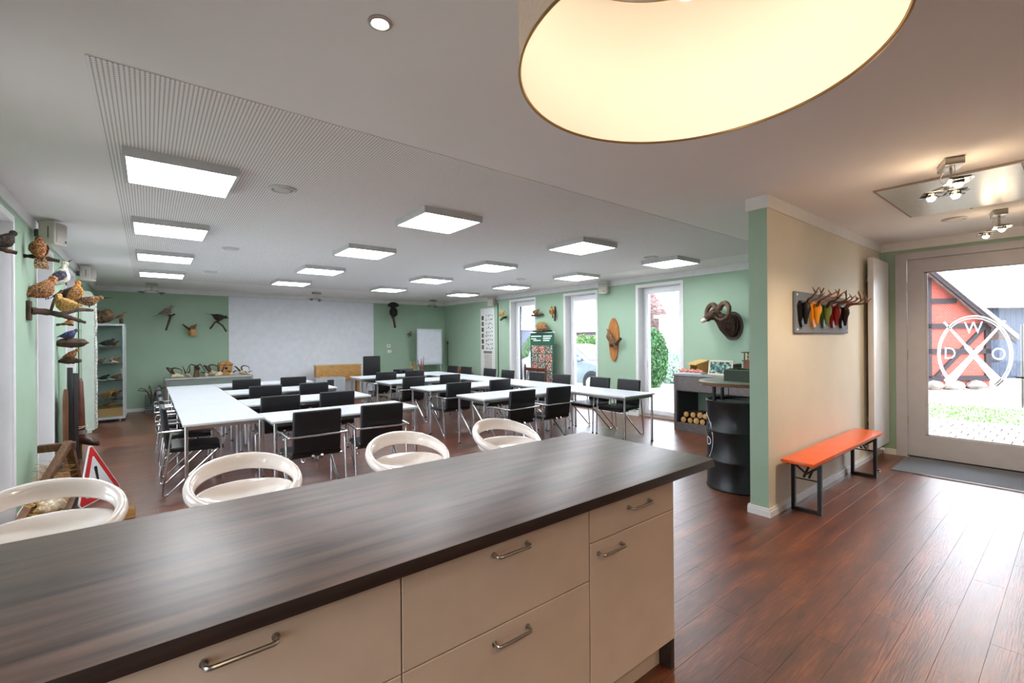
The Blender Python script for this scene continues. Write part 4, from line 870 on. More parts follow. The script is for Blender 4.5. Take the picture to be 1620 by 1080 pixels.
# warning sign (equilateral 63 cm, standing on a corner edge, leaning)
A_, B_, T_ = Vector((-.50, 5.58, .012)), Vector((-.235, 6.13, .012)), Vector((-.465, 5.86, .55))
e1 = (B_-A_).normalized(); up = (T_-(A_+B_)/2); n_ = e1.cross(up).normalized(); up = n_.cross(e1).normalized()
if n_.dot(Vector((.3, -1, 0))) < 0: n_ = -n_
Ms = Matrix.Translation((A_+B_)/2) @ Matrix(((e1.x, up.x, n_.x, 0), (e1.y, up.y, n_.y, 0), (e1.z, up.z, n_.z, 0), (0, 0, 0, 1)))
t = thing('warning_sign', (0, 0, 0), 0, 'triangular red and white warning sign with black exclamation mark', 'road sign'); t.matrix_world = Ms
def tri(side, r, n=5):
    h = side*math.sqrt(3)/2; ce = (0, .63*math.sqrt(3)/6); R_ = side/math.sqrt(3); out = []
    for k in range(3):
        a = PI/2+2*PI*k/3; c = (ce[0]+(R_-2*r)*math.cos(a), ce[1]+(R_-2*r)*math.sin(a))
        for j in range(n+1): b_ = a-PI/3+2*PI/3*j/n; out.append((c[0]+r*math.cos(b_), c[1]+r*math.sin(b_)))
    return out
MB().prism(tri(.63, .03), .012, 'z', 0).build('back_plate', SIGNWHITE, t, smooth=0)
MB().prism(tri(.60, .026), .0015, 'z', .012).build('red_border', RED, t, smooth=0)
MB().prism(tri(.42, .012), .0015, 'z', .0135).build('white_field', SIGNWHITE, t, smooth=0)
BLK = mat('black_print', (18, 20, 24), .5)
MB().prism([(-.012, .13), (.012, .13), (.022, .30), (.016, .315), (-.016, .315), (-.022, .30)], .001, 'z', .015).build('exclamation_bar', BLK, t, smooth=0)
MB().prism([(.018*math.cos(2*PI*i/16), .095+.018*math.sin(2*PI*i/16)) for i in range(16)], .001, 'z', .015).build('exclamation_dot', BLK, t, smooth=0)

# ------------------------------------------------------------------ far wall furniture
t = thing('specimen_table', (1.08, 12.30, 0), 0, 'long grey table crowded with horns and skulls below the far birds', 'table')
MB().rbox(-.82, .82, -.32, .32, .70, .73, .003, 1).build('tabletop', mat('grey_top', (186, 186, 186), .5), t, smooth=0)
for s in (-1, 1):
    for q in (-1, 1): MB().box(s*.79-.02, s*.79+.02, q*.28-.02, q*.28+.02, 0, .70).build('leg', STEEL, t, smooth=0)
MB().box(-.77, .77, -.30, -.285, .28, .70).build('modesty_panel', mat('grey_green_board', (124, 134, 128), .6), t, smooth=0)
MB().box(-.02, .16, -.2, .2, .0, .28).build('under_shelf', mat('grey_top', (186, 186, 186), .5), t, smooth=0).location = (-.4, 0, 0)
GT = 'horn and skull specimens on the long grey table'
def skull(x, y, rz, kind, lb, s=1.0):
    t = thing('horned_skull', (x, y, .73), rz, lb, 'skull', GT)
    MB().loft([(-.08*s, 0, .045*s, .03*s, .03*s), (-.04*s, 0, .06*s, .055*s, .055*s), (.02*s, 0, .055*s, .05*s, .05*s), (.10*s, 0, .035*s, .03*s, .032*s), (.16*s, 0, .022*s, .016*s, .02*s)], 12).build('cranium', BONE, t)
    for q in (-1, 1):
        if kind == 'curl': P = smoothpath([(-.04*s, q*.03*s, .09*s), (-.10*s, q*.08*s, .19*s), (-.08*s, q*.16*s, .22*s), (.02*s, q*.19*s, .18*s), (.05*s, q*.17*s, .10*s)], 4)
        elif kind == 'up': P = smoothpath([(-.04*s, q*.03*s, .09*s), (-.05*s, q*.07*s, .2*s), (-.12*s, q*.09*s, .32*s)], 5)
        else: P = smoothpath([(-.03*s, q*.03*s, .09*s), (-.02*s, q*.10*s, .14*s), (.04*s, q*.16*s, .13*s)], 5)
        MB().tube(P, [.024*s*(1-.85*i/(len(P)-1)) for i in range(len(P))], 9).build('horn', HORN if kind != 'up' else ANTLER, t)
skull(.45, 12.2, .4, 'curl', 'pale skull with dark curled horns at the vitrine end of the grey table', 1.0)
skull(.68, 12.3, -1.2, 'up', 'small skull with thin upright antlers on the grey table', .8)
skull(1.14, 12.38, -.5, 'curl', 'skull with broad brown horns in the middle of the grey table', 1.1)
skull(1.25, 12.15, -2.2, 'up', 'pale skull with long pointed antlers before the wooden nest box', .95)
skull(1.72, 12.3, -.9, 'curl', 'dark-horned skull at the projection-wall end of the grey table', .9)
skull(1.0, 12.12, -1.6, 'short', 'low white skull at the front edge of the grey table', .75)
skull(1.48, 12.1, -1.9, 'short', 'low white skull in front of the nest box', .75)
skull(1.80, 12.08, -1.4, 'short', 'small white skull near the corner of the grey table', .6)
t = thing('animal_bust', (.83, 12.24, .73), -1.2, 'dark brown horned animal bust standing on the grey table', 'mounted animal', None)
MB().lathe([(.0001, 0), (.06, 0), (.055, .05), (.045, .13), (.05, .17), (.0001, .20)], 16).build('neck', G_BROWN[1], t, 60)
MB().loft([(-.05, 0, .2, .03, .03), (.0, 0, .215, .05, .045), (.06, 0, .20, .035, .035), (.12, 0, .175, .018, .02)], 12).build('head', G_DARK[1], t, 70)
for q in (-1, 1): MB().tube(smoothpath([(0, q*.03, .25), (-.04, q*.10, .27), (-.03, q*.17, .15), (.0, q*.17, .08)], 4), [.016-.001*i for i in range(13)], 8).build('horn', HORN, t)
t = thing('wooden_nest_box', (1.40, 12.42, .73), 0, 'pine nest box with a round hole and gabled lid on the grey table', 'nest box')
MB().prism([(-.11, .0), (.11, 0), (.13, .24), (-.13, .24)], .18, 'y', -.09).build('body', PINE, t, smooth=0)
MB().prism([(-.16, .24), (.16, .24), (.08, .30), (.03, .33), (-.03, .33), (-.08, .30)], .22, 'y', -.11).build('lid', PINE, t, smooth=0)
MB().cyl((0, -.092, .16), (0, -.088, .16), .03, 20).build('hole', BLACKGAP, t)
MB().box(-.13, .13, -.1, -.088, .225, .24).build('batten', BROWN, t, smooth=0)
# wire crate with antlers bundle by the far wall
t = thing('wire_crate', (.08, 12.45, 0), 0, 'grey plastic lattice crate on the floor below the hawk', 'crate')
CR_ = mat('grey_crate', (92, 96, 100), .5); mb = MB()
for k in range(9):
    z = .02+k*.042
    for y in (-.13, .125): mb.box(-.14, .14, y, y+.008, z, z+.012)
    for x in (-.14, .132): mb.box(x, x+.008, -.13, .133, z, z+.012)
for k in range(8):
    x = -.14+k*.039
    for y in (-.13, .125): mb.box(x, x+.008, y, y+.008, 0, .37)
    y = -.13+k*.036
    for xx in (-.14, .132): mb.box(xx, xx+.008, y, y+.008, 0, .37)
mb.box(-.14, .14, -.13, .133, 0, .01); mb.build('lattice', CR_, t, smooth=0)
t = thing('antler_bundle', (.06, 12.42, .38), 0, 'bundle of dark antlers sticking out of the lattice crate', 'antlers')
for k in range(7):
    a = k*.9; P = smoothpath([(0.02*math.cos(a), .02*math.sin(a), -.2), (.08*math.cos(a), .06*math.sin(a), .05), (.2*math.cos(a), .12*math.sin(a), .14+.05*math.sin(k)), (.26*math.cos(a), .14*math.sin(a), .10)], 4)
    MB().tube(P, [.014-.0007*i for i in range(len(P))], 7).build('antler', ANTLER, t)
# tan wooden chest front and grey rack below projection field
t = thing('long_wooden_box', (3.92, 12.3, 0), -.04, 'long tan wooden panel box under the projection field', 'box')
MB().rbox(-.57, .57, -.12, .12, .45, .86, .006).build('body', PINE, t)
MB().box(-.59, .59, -.13, .13, .855, .875).build('lid', mat('pine_lid', (206, 168, 104), .5), t, smooth=0)
for s in (-1, 1): MB().box(s*.5-.03, s*.5+.03, -.10, .10, 0, .45).build('leg', PINE, t, smooth=0)
t = thing('grey_rack', (3.55, 11.72, 0), 0, 'low grey equipment rack between the row tables and projection wall', 'rack')
MB().rbox(-.40, .30, -.2, .2, .0, .60, .004).build('body', mat('rack_grey', (150, 154, 160), .5), t)
for k in range(3): MB().box(-.36+k*.22, -.2+k*.22, -.206, -.199, .05, .55).build('door', (mat('rack_dark', (40, 44, 50), .4) if k % 2 else mat('rack_grey', (150, 154, 160), .5)), t, smooth=0)
t = thing('wood_slice_ring', (3.30, 11.62, .60), 0, 'small ring of tan wood lying on the grey rack', 'wood ring')
MB().tube(arc((0, 0, .06), .045, 0, 2*PI, 16, (0, 2))[:-1], .014, 8, closed=True).build('ring', PINE, t)
MB().box(-.05, .05, -.03, .03, 0, .01).build('stand', PINE, t, smooth=0)
# black device and small pine figures on the far tables
t = thing('projector', (5.15, 10.95, 0), .2, 'flat black equipment case on a trolley behind the far tables', 'equipment case')
MB().rbox(-.22, .22, -.14, .14, .66, .76, .01).build('case', mat('device_black', (28, 30, 34), .4), t)
MB().rbox(-.24, .24, -.16, .16, .62, .658, .004).build('shelf', GREY_LAM, t)
for s in (-1, 1):
    for q in (-1, 1): MB().cyl((s*.21, q*.13, 0), (s*.21, q*.13, .62), .015, 10).build('leg', STEEL, t)
MB().cyl((-.1, -.15, .71), (-.1, -.135, .71), .03, 16).build('lens', EYE, t)
# flip chart
t = thing('flip_chart', (6.62, 12.28, 0), -.02, 'white flip chart on a three-legged stand in the corner', 'flip chart')
MB().rbox(-.40, .40, -.02, .02, .80, 1.84, .008).build('board', mat('flipchart_white', (214, 220, 232), .35), t)
MB().box(-.42, .42, -.026, .024, 1.82, 1.85).box(-.42, -.395, -.026, .024, .81, 1.82).box(.395, .42, -.026, .024, .81, 1.82).box(-.42, .42, -.026, .024, .78, .81).build('frame', ALU, t, smooth=0)
MB().box(-.25, .38, -.08, -.02, .77, .785).build('pen_tray', ALU, t, smooth=0)
MB().box(-.36, .36, -.024, -.020, .86, 1.78).build('paper_pad', mat('paper', (222, 226, 236), .7), t, smooth=0)
for a, b_ in (((-.36, 0, .80), (-.42, -.10, 0)), ((.36, 0, .80), (.42, -.10, 0)), ((0, .02, 1.2), (0, .40, 0))): MB().cyl(a, b_, .012, 10).build('leg', ALU, t)
t = thing('floor_stand', (7.20, 12.2, 0), 0, 'slim dark rod stand beside the flip chart', 'stand')
MB().cyl((0, 0, .02), (0, 0, 1.45), .012, 10).build('pole', BLACK_METAL, t); MB().lathe([(.0001, 0), (.12, 0), (.12, .012), (.0001, .02)], 24).build('base', BLACK_METAL, t)
MB().ell((0, 0, 1.42), .03, .03, .06).build('grip', BLACK_METAL, t)
# small dried plants / twigs in a pot left of flip chart
for i, (x, lb) in enumerate(((5.72, 'pine-coloured antler stump standing left of the flip chart'), (5.98, 'reddish branchy stump standing beside the flip chart'))):
    t = thing('twig_stump', (x, 11.6, 0), 0, lb, 'stump'); m = PINE if i == 0 else mat('red_wood', (132, 70, 56), .7)
    MB().tube([(0, 0, 0), (0, 0, .62), (.01, 0, .74)], [.06, .05, .045], 12).build('trunk', m, t)
    for k in range(4):
        a = k*1.7+i; MB().tube(smoothpath([(0, 0, .70), (.06*math.cos(a), .06*math.sin(a), .80), (.08*math.cos(a), .08*math.sin(a), .92+.04*k*i)], 4), [.02-.0018*j for j in range(9)], 7).build('branch', m, t)
# root wood by the window wall
t = thing('root_wood', (7.10, 11.10, 0), 0, 'rounded brown root wood pile at the far end of the window wall', 'driftwood')
RW = mat('root_brown', (150, 98, 50), .8, col2=(90, 54, 28), nscale=7, bump=.8, bscale=16)
MB().ell((0, 0, .34), .24, .38, .36, 20, 12, .10).build('stump', RW, t, 50); MB().ell((-.02, .22, .56), .16, .2, .16, 16, 10, .12).build('knot', RW, t, 50); MB().ell((-.05, -.3, .36), .16, .2, .2, 16, 10, .12).build('knot', RW, t, 50)
# thermostat and switch
t = thing('thermostat', (5.545, YF, 1.34), 0, 'small white thermostat with dark display on the far wall', 'thermostat'); MB().rbox(-.055, .055, -.02, 0, -.045, .045, .006).build('case', PVC, t); MB().box(-.02, .02, -.022, -.0195, -.005, .02).build('display', BLACKGAP, t, smooth=0)
t = thing('switch_plate', (5.565, YF, 1.18), 0, 'white double switch plate below the thermostat', 'switch'); MB().rbox(-.065, .065, -.012, 0, -.04, .04, .004).build('plate', PVC, t)
for s in (-1, 1): MB().rbox(s*.03-.025, s*.03+.025, -.018, -.01, -.028, .028, .003).build('rocker', TRIM_WHITE, t)

# ------------------------------------------------------------------ posters on the window wall
t = thing('picture_chart', (XR-.001, 10.42, 0), 0, 'tall narrow white species chart hanging on the window wall', 'poster')
MB().box(-.012, 0, -.335, .335, .40, 2.38).build('sheet', mat('chart_paper', (216, 218, 216), .7), t, smooth=0)
dk = [mat('print_dark', (58, 52, 46), .8), mat('print_brown', (112, 84, 58), .8), mat('print_grey', (120, 120, 116), .8)]
for k in range(6): MB().box(-.0135, -.0115, .18, .28, 2.12-k*.165-.06, 2.12-k*.165+.06).build('small_picture', dk[k % 2], t, smooth=0)
mb = MB()
for i in range(9):
    for j in range(4):
        yy, zz = .05-j*.09+random.uniform(-.015, .015), 2.18-i*.115+random.uniform(-.02, .02); a = random.uniform(0, 3.1); q = random.uniform(.03, .05)
        P = [(yy+q*math.cos(a+w)*c, zz+q*math.sin(a+w)*c) for w, c in ((0, 1), (1.2, .4), (2.6, .9), (3.5, .35), (5, .5))]
        mb.prism(P, .001, 'x', -.0128)
tag(mb.build('bird_print', dk[0], t, smooth=0), kind='stuff')
MB().box(-.0135, -.0115, -.21, .19, 1.12, 1.19).build('heading_bar', dk[2], t, smooth=0); MB().box(-.0135, -.0115, -.21, .19, .66, .71).build('heading_bar', dk[2], t, smooth=0)
mb = MB()
for i in range(16): mb.box(-.0133, -.0118, -.20, .18-random.random()*.06, 1.08-i*.026, 1.092-i*.026)
for i in range(7): mb.box(-.0133, -.0118, -.20, .18-random.random()*.06, .63-i*.026, .642-i*.026)
tag(mb.build('text_lines', mat('print_text', (150, 132, 116), .8), t, smooth=0), kind='stuff')
MB().cyl((-.012, -.34, 2.385), (-.012, .34, 2.385), .010, 8).build('hanging_bar', OFFWHITE, t)
GRN = mat('banner_green', (26, 84, 62), .5)
t = thing('roller_banner', (7.22, 7.92, 0), 0, 'green roller banner with a grid of small photographs between windows', 'banner')
MB().box(-.004, 0, -.405, .405, .06, 1.66).build('sheet', GRN, t, smooth=0)
MB().rbox(-.06, .06, -.43, .43, 0, .06, .01).build('base', ALU, t); MB().cyl((0, -.41, 1.665), (0, .41, 1.665), .012, 8).build('top_rail', ALU, t); MB().cyl((.02, 0, .05), (.012, 0, 1.66), .008, 8).build('pole', ALU, t)
pm = [mottled('photo_%d' % i, *c, 30) for i, c in enumerate((((60, 40, 34), (150, 110, 96), (226, 206, 196)), ((90, 30, 30), (160, 96, 84), (220, 190, 180)), ((40, 44, 40), (120, 116, 100), (210, 206, 196))))]
for i in range(6):
    for j in range(3): MB().box(-.0056, -.0035, .12-j*.245+.02, .12-j*.245+.24, 1.36-i*.20-.18, 1.36-i*.20).build('photograph', pm[(i*2+j) % 3], t, smooth=0)
mb = MB()
for (y0, y1, z) in ((.38, .02, 1.58), (-.04, -.34, 1.58), (.30, .04, 1.48), (-.04, -.26, 1.48), (-.04, -.30, 1.53), (.38, .2, 1.52)): mb.box(-.0056, -.0035, y1, y0, z-.014, z+.014)
mb.build('heading', mat('banner_print', (216, 232, 222), .6), t, smooth=0)
# dark brown wooden stool-like frame before the banner
t = thing('wooden_frame_stand', (6.95, 7.86, 0), 0, 'dark reddish wooden stand with turned posts before the green banner', 'stand')
RWD = mat('mahogany', (92, 44, 28), .4, col2=(64, 28, 18), nscale=5, stretch=(6, 6, 1))
for y in (-.36, .36): MB().tube([(0, y, 0), (0, y, .2), (0, y, .4), (0, y, .62), (0, y, .86), (0, y, .93)], [.03, .022, .034, .024, .03, .012], 12).build('post', RWD, t)
MB().rbox(-.02, .02, -.36, .36, .78, .85, .006).build('rail', RWD, t); MB().rbox(-.02, .02, -.36, .36, .22, .27, .006).build('rail', RWD, t)
for y in (-.36, .36): MB().rbox(-.16, .16, y-.025, y+.025, 0, .04, .008).build('foot', RWD, t)

# ------------------------------------------------------------------ sideboard with logs, ram corner
t = thing('sideboard', (7.09, 3.20, 0), 0, 'grey wood-grain sideboard with open log bay against the window wall', 'sideboard')
sx0, sx1, sy0, sy1 = -.31, .34, -1.38, 1.02
MB().box(sx0, sx1, sy1-.045, sy1, 0, .90).build('side_panel', GREY_LAM, t, smooth=0); MB().box(sx0, sx1, sy0, sy0+.045, 0, .90).build('side_panel', GREY_LAM, t, smooth=0)
MB().box(sx0-.01, sx1, sy0-.01, sy1+.01, .90, .93).build('top', mat('grey_worktop', (150, 150, 152), .4), t, smooth=0)
MB().box(sx0, sx1, sy0+.045, sy1-.045, 0, .13).build('plinth', GREY_LAM, t, smooth=0)
MB().box(sx0+.02, sx1, .10, .16, .13, .65).build('divider', DARK_LAM, t, smooth=0); MB().box(sx0+.02, sx1, sy1-.06, sy1-.046, .13, .65).build('inner_side', DARK_LAM, t, smooth=0)
for y0, y1 in ((.115, sy1-.05), (-.66, .105), (sy0+.05, -.67)):
    f = MB().rbox(sx0-.004, sx0+.02, y0, y1, .655, .895, .002, 1).build('drawer', GREY_LAM, t, smooth=0)
    MB().cyl((sx0-.02, (y0+y1)/2, .775), (sx0, (y0+y1)/2, .775), .012, 12).build('knob', STEEL, f)
MB().box(sx0+.02, sx1, sy0+.045, sy1-.045, .64, .655).build('rail', DARK_LAM, t, smooth=0)
LOGB = BARK; LOGE = mat('log_end', (212, 172, 112), .7, col2=(170, 122, 68), nscale=12)
k = 0
for row, (n, z, y0) in enumerate(((6, .13, 4.08), (5, .225, 4.03))):
    for i in range(n):
        r = random.uniform(.043, .055); y = y0-i*.108+random.uniform(-.008, .008); x0 = 6.82+random.uniform(0, .05); zc = z+r+.001; Lg = .30
        t = thing('firewood_log', (x0, y, zc), 0, ('round split firewood log in the lower layer under the sideboard' if row == 0 else 'round split firewood log in the upper layer under the sideboard'), 'log', 'lower firewood logs in the sideboard bay' if row == 0 else 'upper firewood logs in the sideboard bay')
        MB().tube([(0, 0, 0), (Lg, 0, 0)], [r, r*.95], 14).build('bark', LOGB, t); MB().cyl((-.003, 0, 0), (.001, 0, 0), r*.92, 14).build('cut_face', LOGE, t); k += 1
# items on the sideboard
SZ = .93
t = thing('bird_house', (7.21, 4.02, SZ), -.5, 'small tan wooden birdhouse with open front on the sideboard', 'birdhouse')
MB().box(-.09, .09, -.12, -.105, 0, .13).box(-.09, .09, .105, .12, 0, .13).box(-.09, .09, -.12, .12, 0, .014).box(.08, .09, -.12, .12, 0, .13).build('box', PINE, t, smooth=0)
MB().prism([(-.14, .13), (.11, .20), (.11, .218), (-.14, .148)], .29, 'y', -.145).build('roof', mat('pine_roof', (206, 172, 104), .6), t, smooth=0)
MB().prism([(-.09, .13), (.09, .13), (.09, .19)], .015, 'y', -.12).prism([(-.09, .13), (.09, .13), (.09, .19)], .015, 'y', .105).build('gable', PINE, t, smooth=0)
PINK = mat('pink_antler_print', (222, 156, 136), .6, col2=(196, 118, 100), nscale=30)
t = thing('paper_sheet_stack', (6.92, 3.98, SZ), .1, 'flat stack of pale papers under the pink figures on the sideboard', 'papers')
for i in range(3): MB().box(-.11+i*.01, .12, -.2, .2-i*.02, .006*i, .006*i+.005).build('sheet', mat('pale_paper', (206, 212, 224), .7), t, smooth=0)
for i in range(9):
    t = thing('pink_figure', (6.85+.095*(i % 2), 4.13-(i//2)*.088, SZ+.018), random.uniform(1.2, 1.9), 'small pink plastic animal figure lying on the papers', 'figure', 'pink animal figures on the sideboard')
    MB().ell((0, 0, .025), .035, .022, .022, 10, 7).ell((.035, 0, .045), .016, .013, .015, 8, 6).build('body', PINK, t, 60)
    for a, b_ in ((.018, .012), (.018, -.012), (-.018, .012), (-.018, -.012)): MB().cyl((a, b_, 0), (a, b_, .022), .006, 6).build('leg', PINK, t)
t = thing('framed_picture', (6.93, 3.52, SZ), -.1, 'framed green picture of a group leaning on the sideboard', 'picture frame')
Mp = Matrix.Rotation(.22, 4, 'Y')
MB().box(-.012, 0, -.20, .20, 0, .022).box(-.012, 0, -.20, .20, .208, .23).box(-.012, 0, -.20, -.178, 0, .23).box(-.012, 0, .178, .20, 0, .23).xf(Mp).build('frame', mat('pale_frame', (214, 198, 170), .5), t, smooth=0)
MB().box(-.008, -.002, -.18, .18, .02, .21).xf(Mp).build('picture', mottled('picture_print', (30, 58, 58), (76, 112, 104), (170, 190, 180), 25), t, smooth=0)
MB().box(.0, .10, -.01, .01, 0, .012).build('prop', PINE, t, smooth=0)
t = thing('green_bottle_plant', (7.24, 3.72, SZ), 0, 'dark green leafy decoration behind the picture frame', 'decoration')
mb = MB()
for i in range(60):
    a = random.uniform(0, 6.28); l = random.uniform(.05, .12); z = random.uniform(.02, .12); p = Vector((.02*math.cos(a), .02*math.sin(a), z)); e = p+Vector((l*math.cos(a), l*math.sin(a), random.uniform(-.02, .05))); n = Vector((-math.sin(a), math.cos(a), .3))*.012
    mb.add([p, (p+e)/2+n, e, (p+e)/2-n], [(0, 1, 2, 3)])
tag(mb.build('leaves', mat('dark_leaf', (44, 66, 40), .6), t, smooth=0), kind='stuff'); MB().lathe([(.0001, 0), (.04, 0), (.045, .05), (.0001, .05)], 16).build('pot', BROWN, t)
t = thing('wooden_lantern', (7.15, 3.16, SZ), 0, 'reddish wooden box tower with cut-out ornament on the sideboard', 'lantern')
MB().rbox(-.07, .07, -.07, .07, 0, .22, .004).build('lower_box', mat('red_brown_wood', (112, 54, 38), .5), t); MB().box(-.085, .085, -.085, .085, .22, .235).build('shelf', BROWN, t, smooth=0)
for a in (-.065, .05):
    for b_ in (-.065, .05): MB().box(a, a+.015, b_, b_+.015, .235, .345).build('post', BROWN, t, smooth=0)
MB().box(-.09, .09, -.09, .09, .345, .36).build('roof', BROWN, t, smooth=0)
tt = text_mesh('S', .11, .008)
for v in tt.v: v.x, v.y, v.z = -.05+v.z, -v.x, .29+v.y
tt.build('ornament', PINE, t, smooth=0)
for i in range(3): MB().rbox(-.10, .10, -.015, .015, 0, .15+.01*i, .003, 1).build('standing_book', mat('book_%d' % i, ((96, 60, 48), (120, 72, 60), (60, 48, 60))[i], .6), label=('brown book', 'red-brown book', 'dark purple book')[i]+' standing upright behind the framed picture', cat='book', group='books on the sideboard').location = (7.20, 3.44-i*.036, SZ)

# black oil-drum bar table
bx, by = 4.66, 2.19
t = thing('oil_drum_table', (bx, by, 0), 0, 'black oil drum bar table with raised round brown top', 'bar table')
prof = [(.285, 0), (.292, .006), (.292, .02), (.285, .03), (.285, .27), (.296, .285), (.296, .295), (.285, .31), (.285, .56), (.296, .575), (.296, .585), (.285, .60), (.285, .85), (.293, .858), (.293, .878), (.286, .88), (.278, .87), (.278, .85), (.0001, .85)]
MB().lathe([(.0001, 0)]+prof, 64).build('drum', BLACK_BARREL, t, 50)
for k in range(4): a = PI/4+k*PI/2+.25; MB().cyl((.25*math.cos(a), .25*math.sin(a), .85), (.25*math.cos(a), .25*math.sin(a), 1.03), .018, 12).build('post', BLACK_METAL, t)
MB().lathe([(.0001, 1.03), (.352, 1.03), (.358, 1.036), (.358, 1.064), (.352, 1.07), (.0001, 1.07)], 64).build('round_top', mat('olive_top', (142, 150, 132), .35, col2=(126, 132, 116)), t)
MB().lathe([(.353, 1.036), (.3595, 1.036), (.3595, 1.064), (.353, 1.064), (.353, 1.036)], 64).build('top_edge', BROWN, t)
# painted emblem on the drum: oval ring, crossed lines, letter D
def ondrum(ang, z, r=.2865): return Vector((r*math.cos(ang), r*math.sin(ang), z))
EMA = math.radians(120); WPAINT = mat('white_drum_paint', (206, 208, 214), .6)
def stroke(p, w=.006):
    P = [ondrum(EMA+u, z, .2875) for u, z in p]; mb = MB(); mb.tube(P, .0035, 6); return mb
stroke([(.62*math.cos(2*PI*i/40), .49+.24*math.sin(2*PI*i/40)) for i in range(41)]).build('painted_ring', WPAINT, t)
stroke([(-.40, .66), (.42, .30)]).build('painted_rifle', WPAINT, t); stroke([(.40, .56), (.52, .66), (.58, .54)]).build('painted_rifle', WPAINT, t); stroke([(.36, .66), (-.40, .30)]).build('painted_rifle', WPAINT, t)
tt = text_mesh('D', .12, .003)
for v in tt.v: v.x, v.y, v.z = tuple(ondrum(EMA+.36+v.x/.29*1.1, .46+v.y, .2868+v.z*.5))
tt.build('painted_letter', WPAINT, t, smooth=0)
t = thing('green_crate', (4.72, 2.12, 1.07), 0, 'dark green flat wooden crate on the drum table', 'crate')
MB().box(-.17, .17, -.15, -.138, 0, .11).box(-.17, .17, .138, .15, 0, .11).box(-.17, -.158, -.138, .138, 0, .11).box(.158, .17, -.138, .138, 0, .11).box(-.158, .158, -.138, .138, 0, .01).build('box', mat('crate_green', (34, 50, 34), .6), t, smooth=0)
MB().box(-.172, .172, -.152, -.136, .11, .118).box(-.172, .172, .136, .152, .11, .118).box(-.172, -.156, -.136, .136, .11, .118).box(.156, .172, -.136, .136, .11, .118).build('rim', mat('crate_rim', (92, 104, 72), .6), t, smooth=0)

# ------------------------------------------------------------------ entrance corner
t = thing('beer_bench', (5.24, 1.49, 0), 0, 'orange wooden beer bench with black folding legs along the partition', 'bench')
MB().rbox(-1.03, 1.03, -.125, .125, .445, .472, .004).build('bench_top', ORANGE, t)
MB().box(-1.0, 1.0, -.11, -.085, .425, .445).box(-1.0, 1.0, .085, .11, .425, .445).build('under_batten', PINE, t, smooth=0)
for s in (-1, 1):
    x = s*.82
    f = MB().box(x-.015, x+.015, -.115, -.085, .0, .425).box(x-.015, x+.015, .085, .115, .0, .425).box(x-.015, x+.015, -.085, .085, 0, .03).box(x-.015, x+.015, -.085, .085, .395, .425).build('leg_frame', BLACK_METAL, t, smooth=0)
    MB().cyl((x, -.09, .28), (x, .09, .28), .006, 8).build('stay', BLACK_METAL, f)
    MB().cyl((x, -.02, .30), (x-s*.24, -.02, .435), .010, 8).cyl((x, .02, .30), (x-s*.24, .02, .435), .010, 8).build('folding_brace', BLACK_METAL, f)
    MB().cyl((x, -.085, .395), (x, .0, .33), .009, 8).cyl((x, .085, .395), (x, .0, .33), .009, 8).build('strut', BLACK_METAL, f)
# tall column radiator
t = thing('column_radiator', (6.88, 1.65, 0), 0, 'tall flat white column radiator on the partition by the door', 'radiator')
MB().rbox(-.16, .51, -.105, -.045, .16, 2.45, .010, 2).build('body', mat('radiator_white', (222, 222, 222), .35), t)
for z in (.5, 2.2): MB().box(-.05, .4, -.046, -.002, z-.03, z+.03).build('bracket', STEEL, t, smooth=0)
MB().cyl((.14, -.075, .17), (.14, -.075, .11), .012).cyl((.14, -.075, .11), (.14, -.02, .11), .012).build('pipe', TRIM_WHITE, t)
MB().cyl((.14, -.075, .13), (.14, -.13, .13), .018).build('valve', TRIM_WHITE, t)
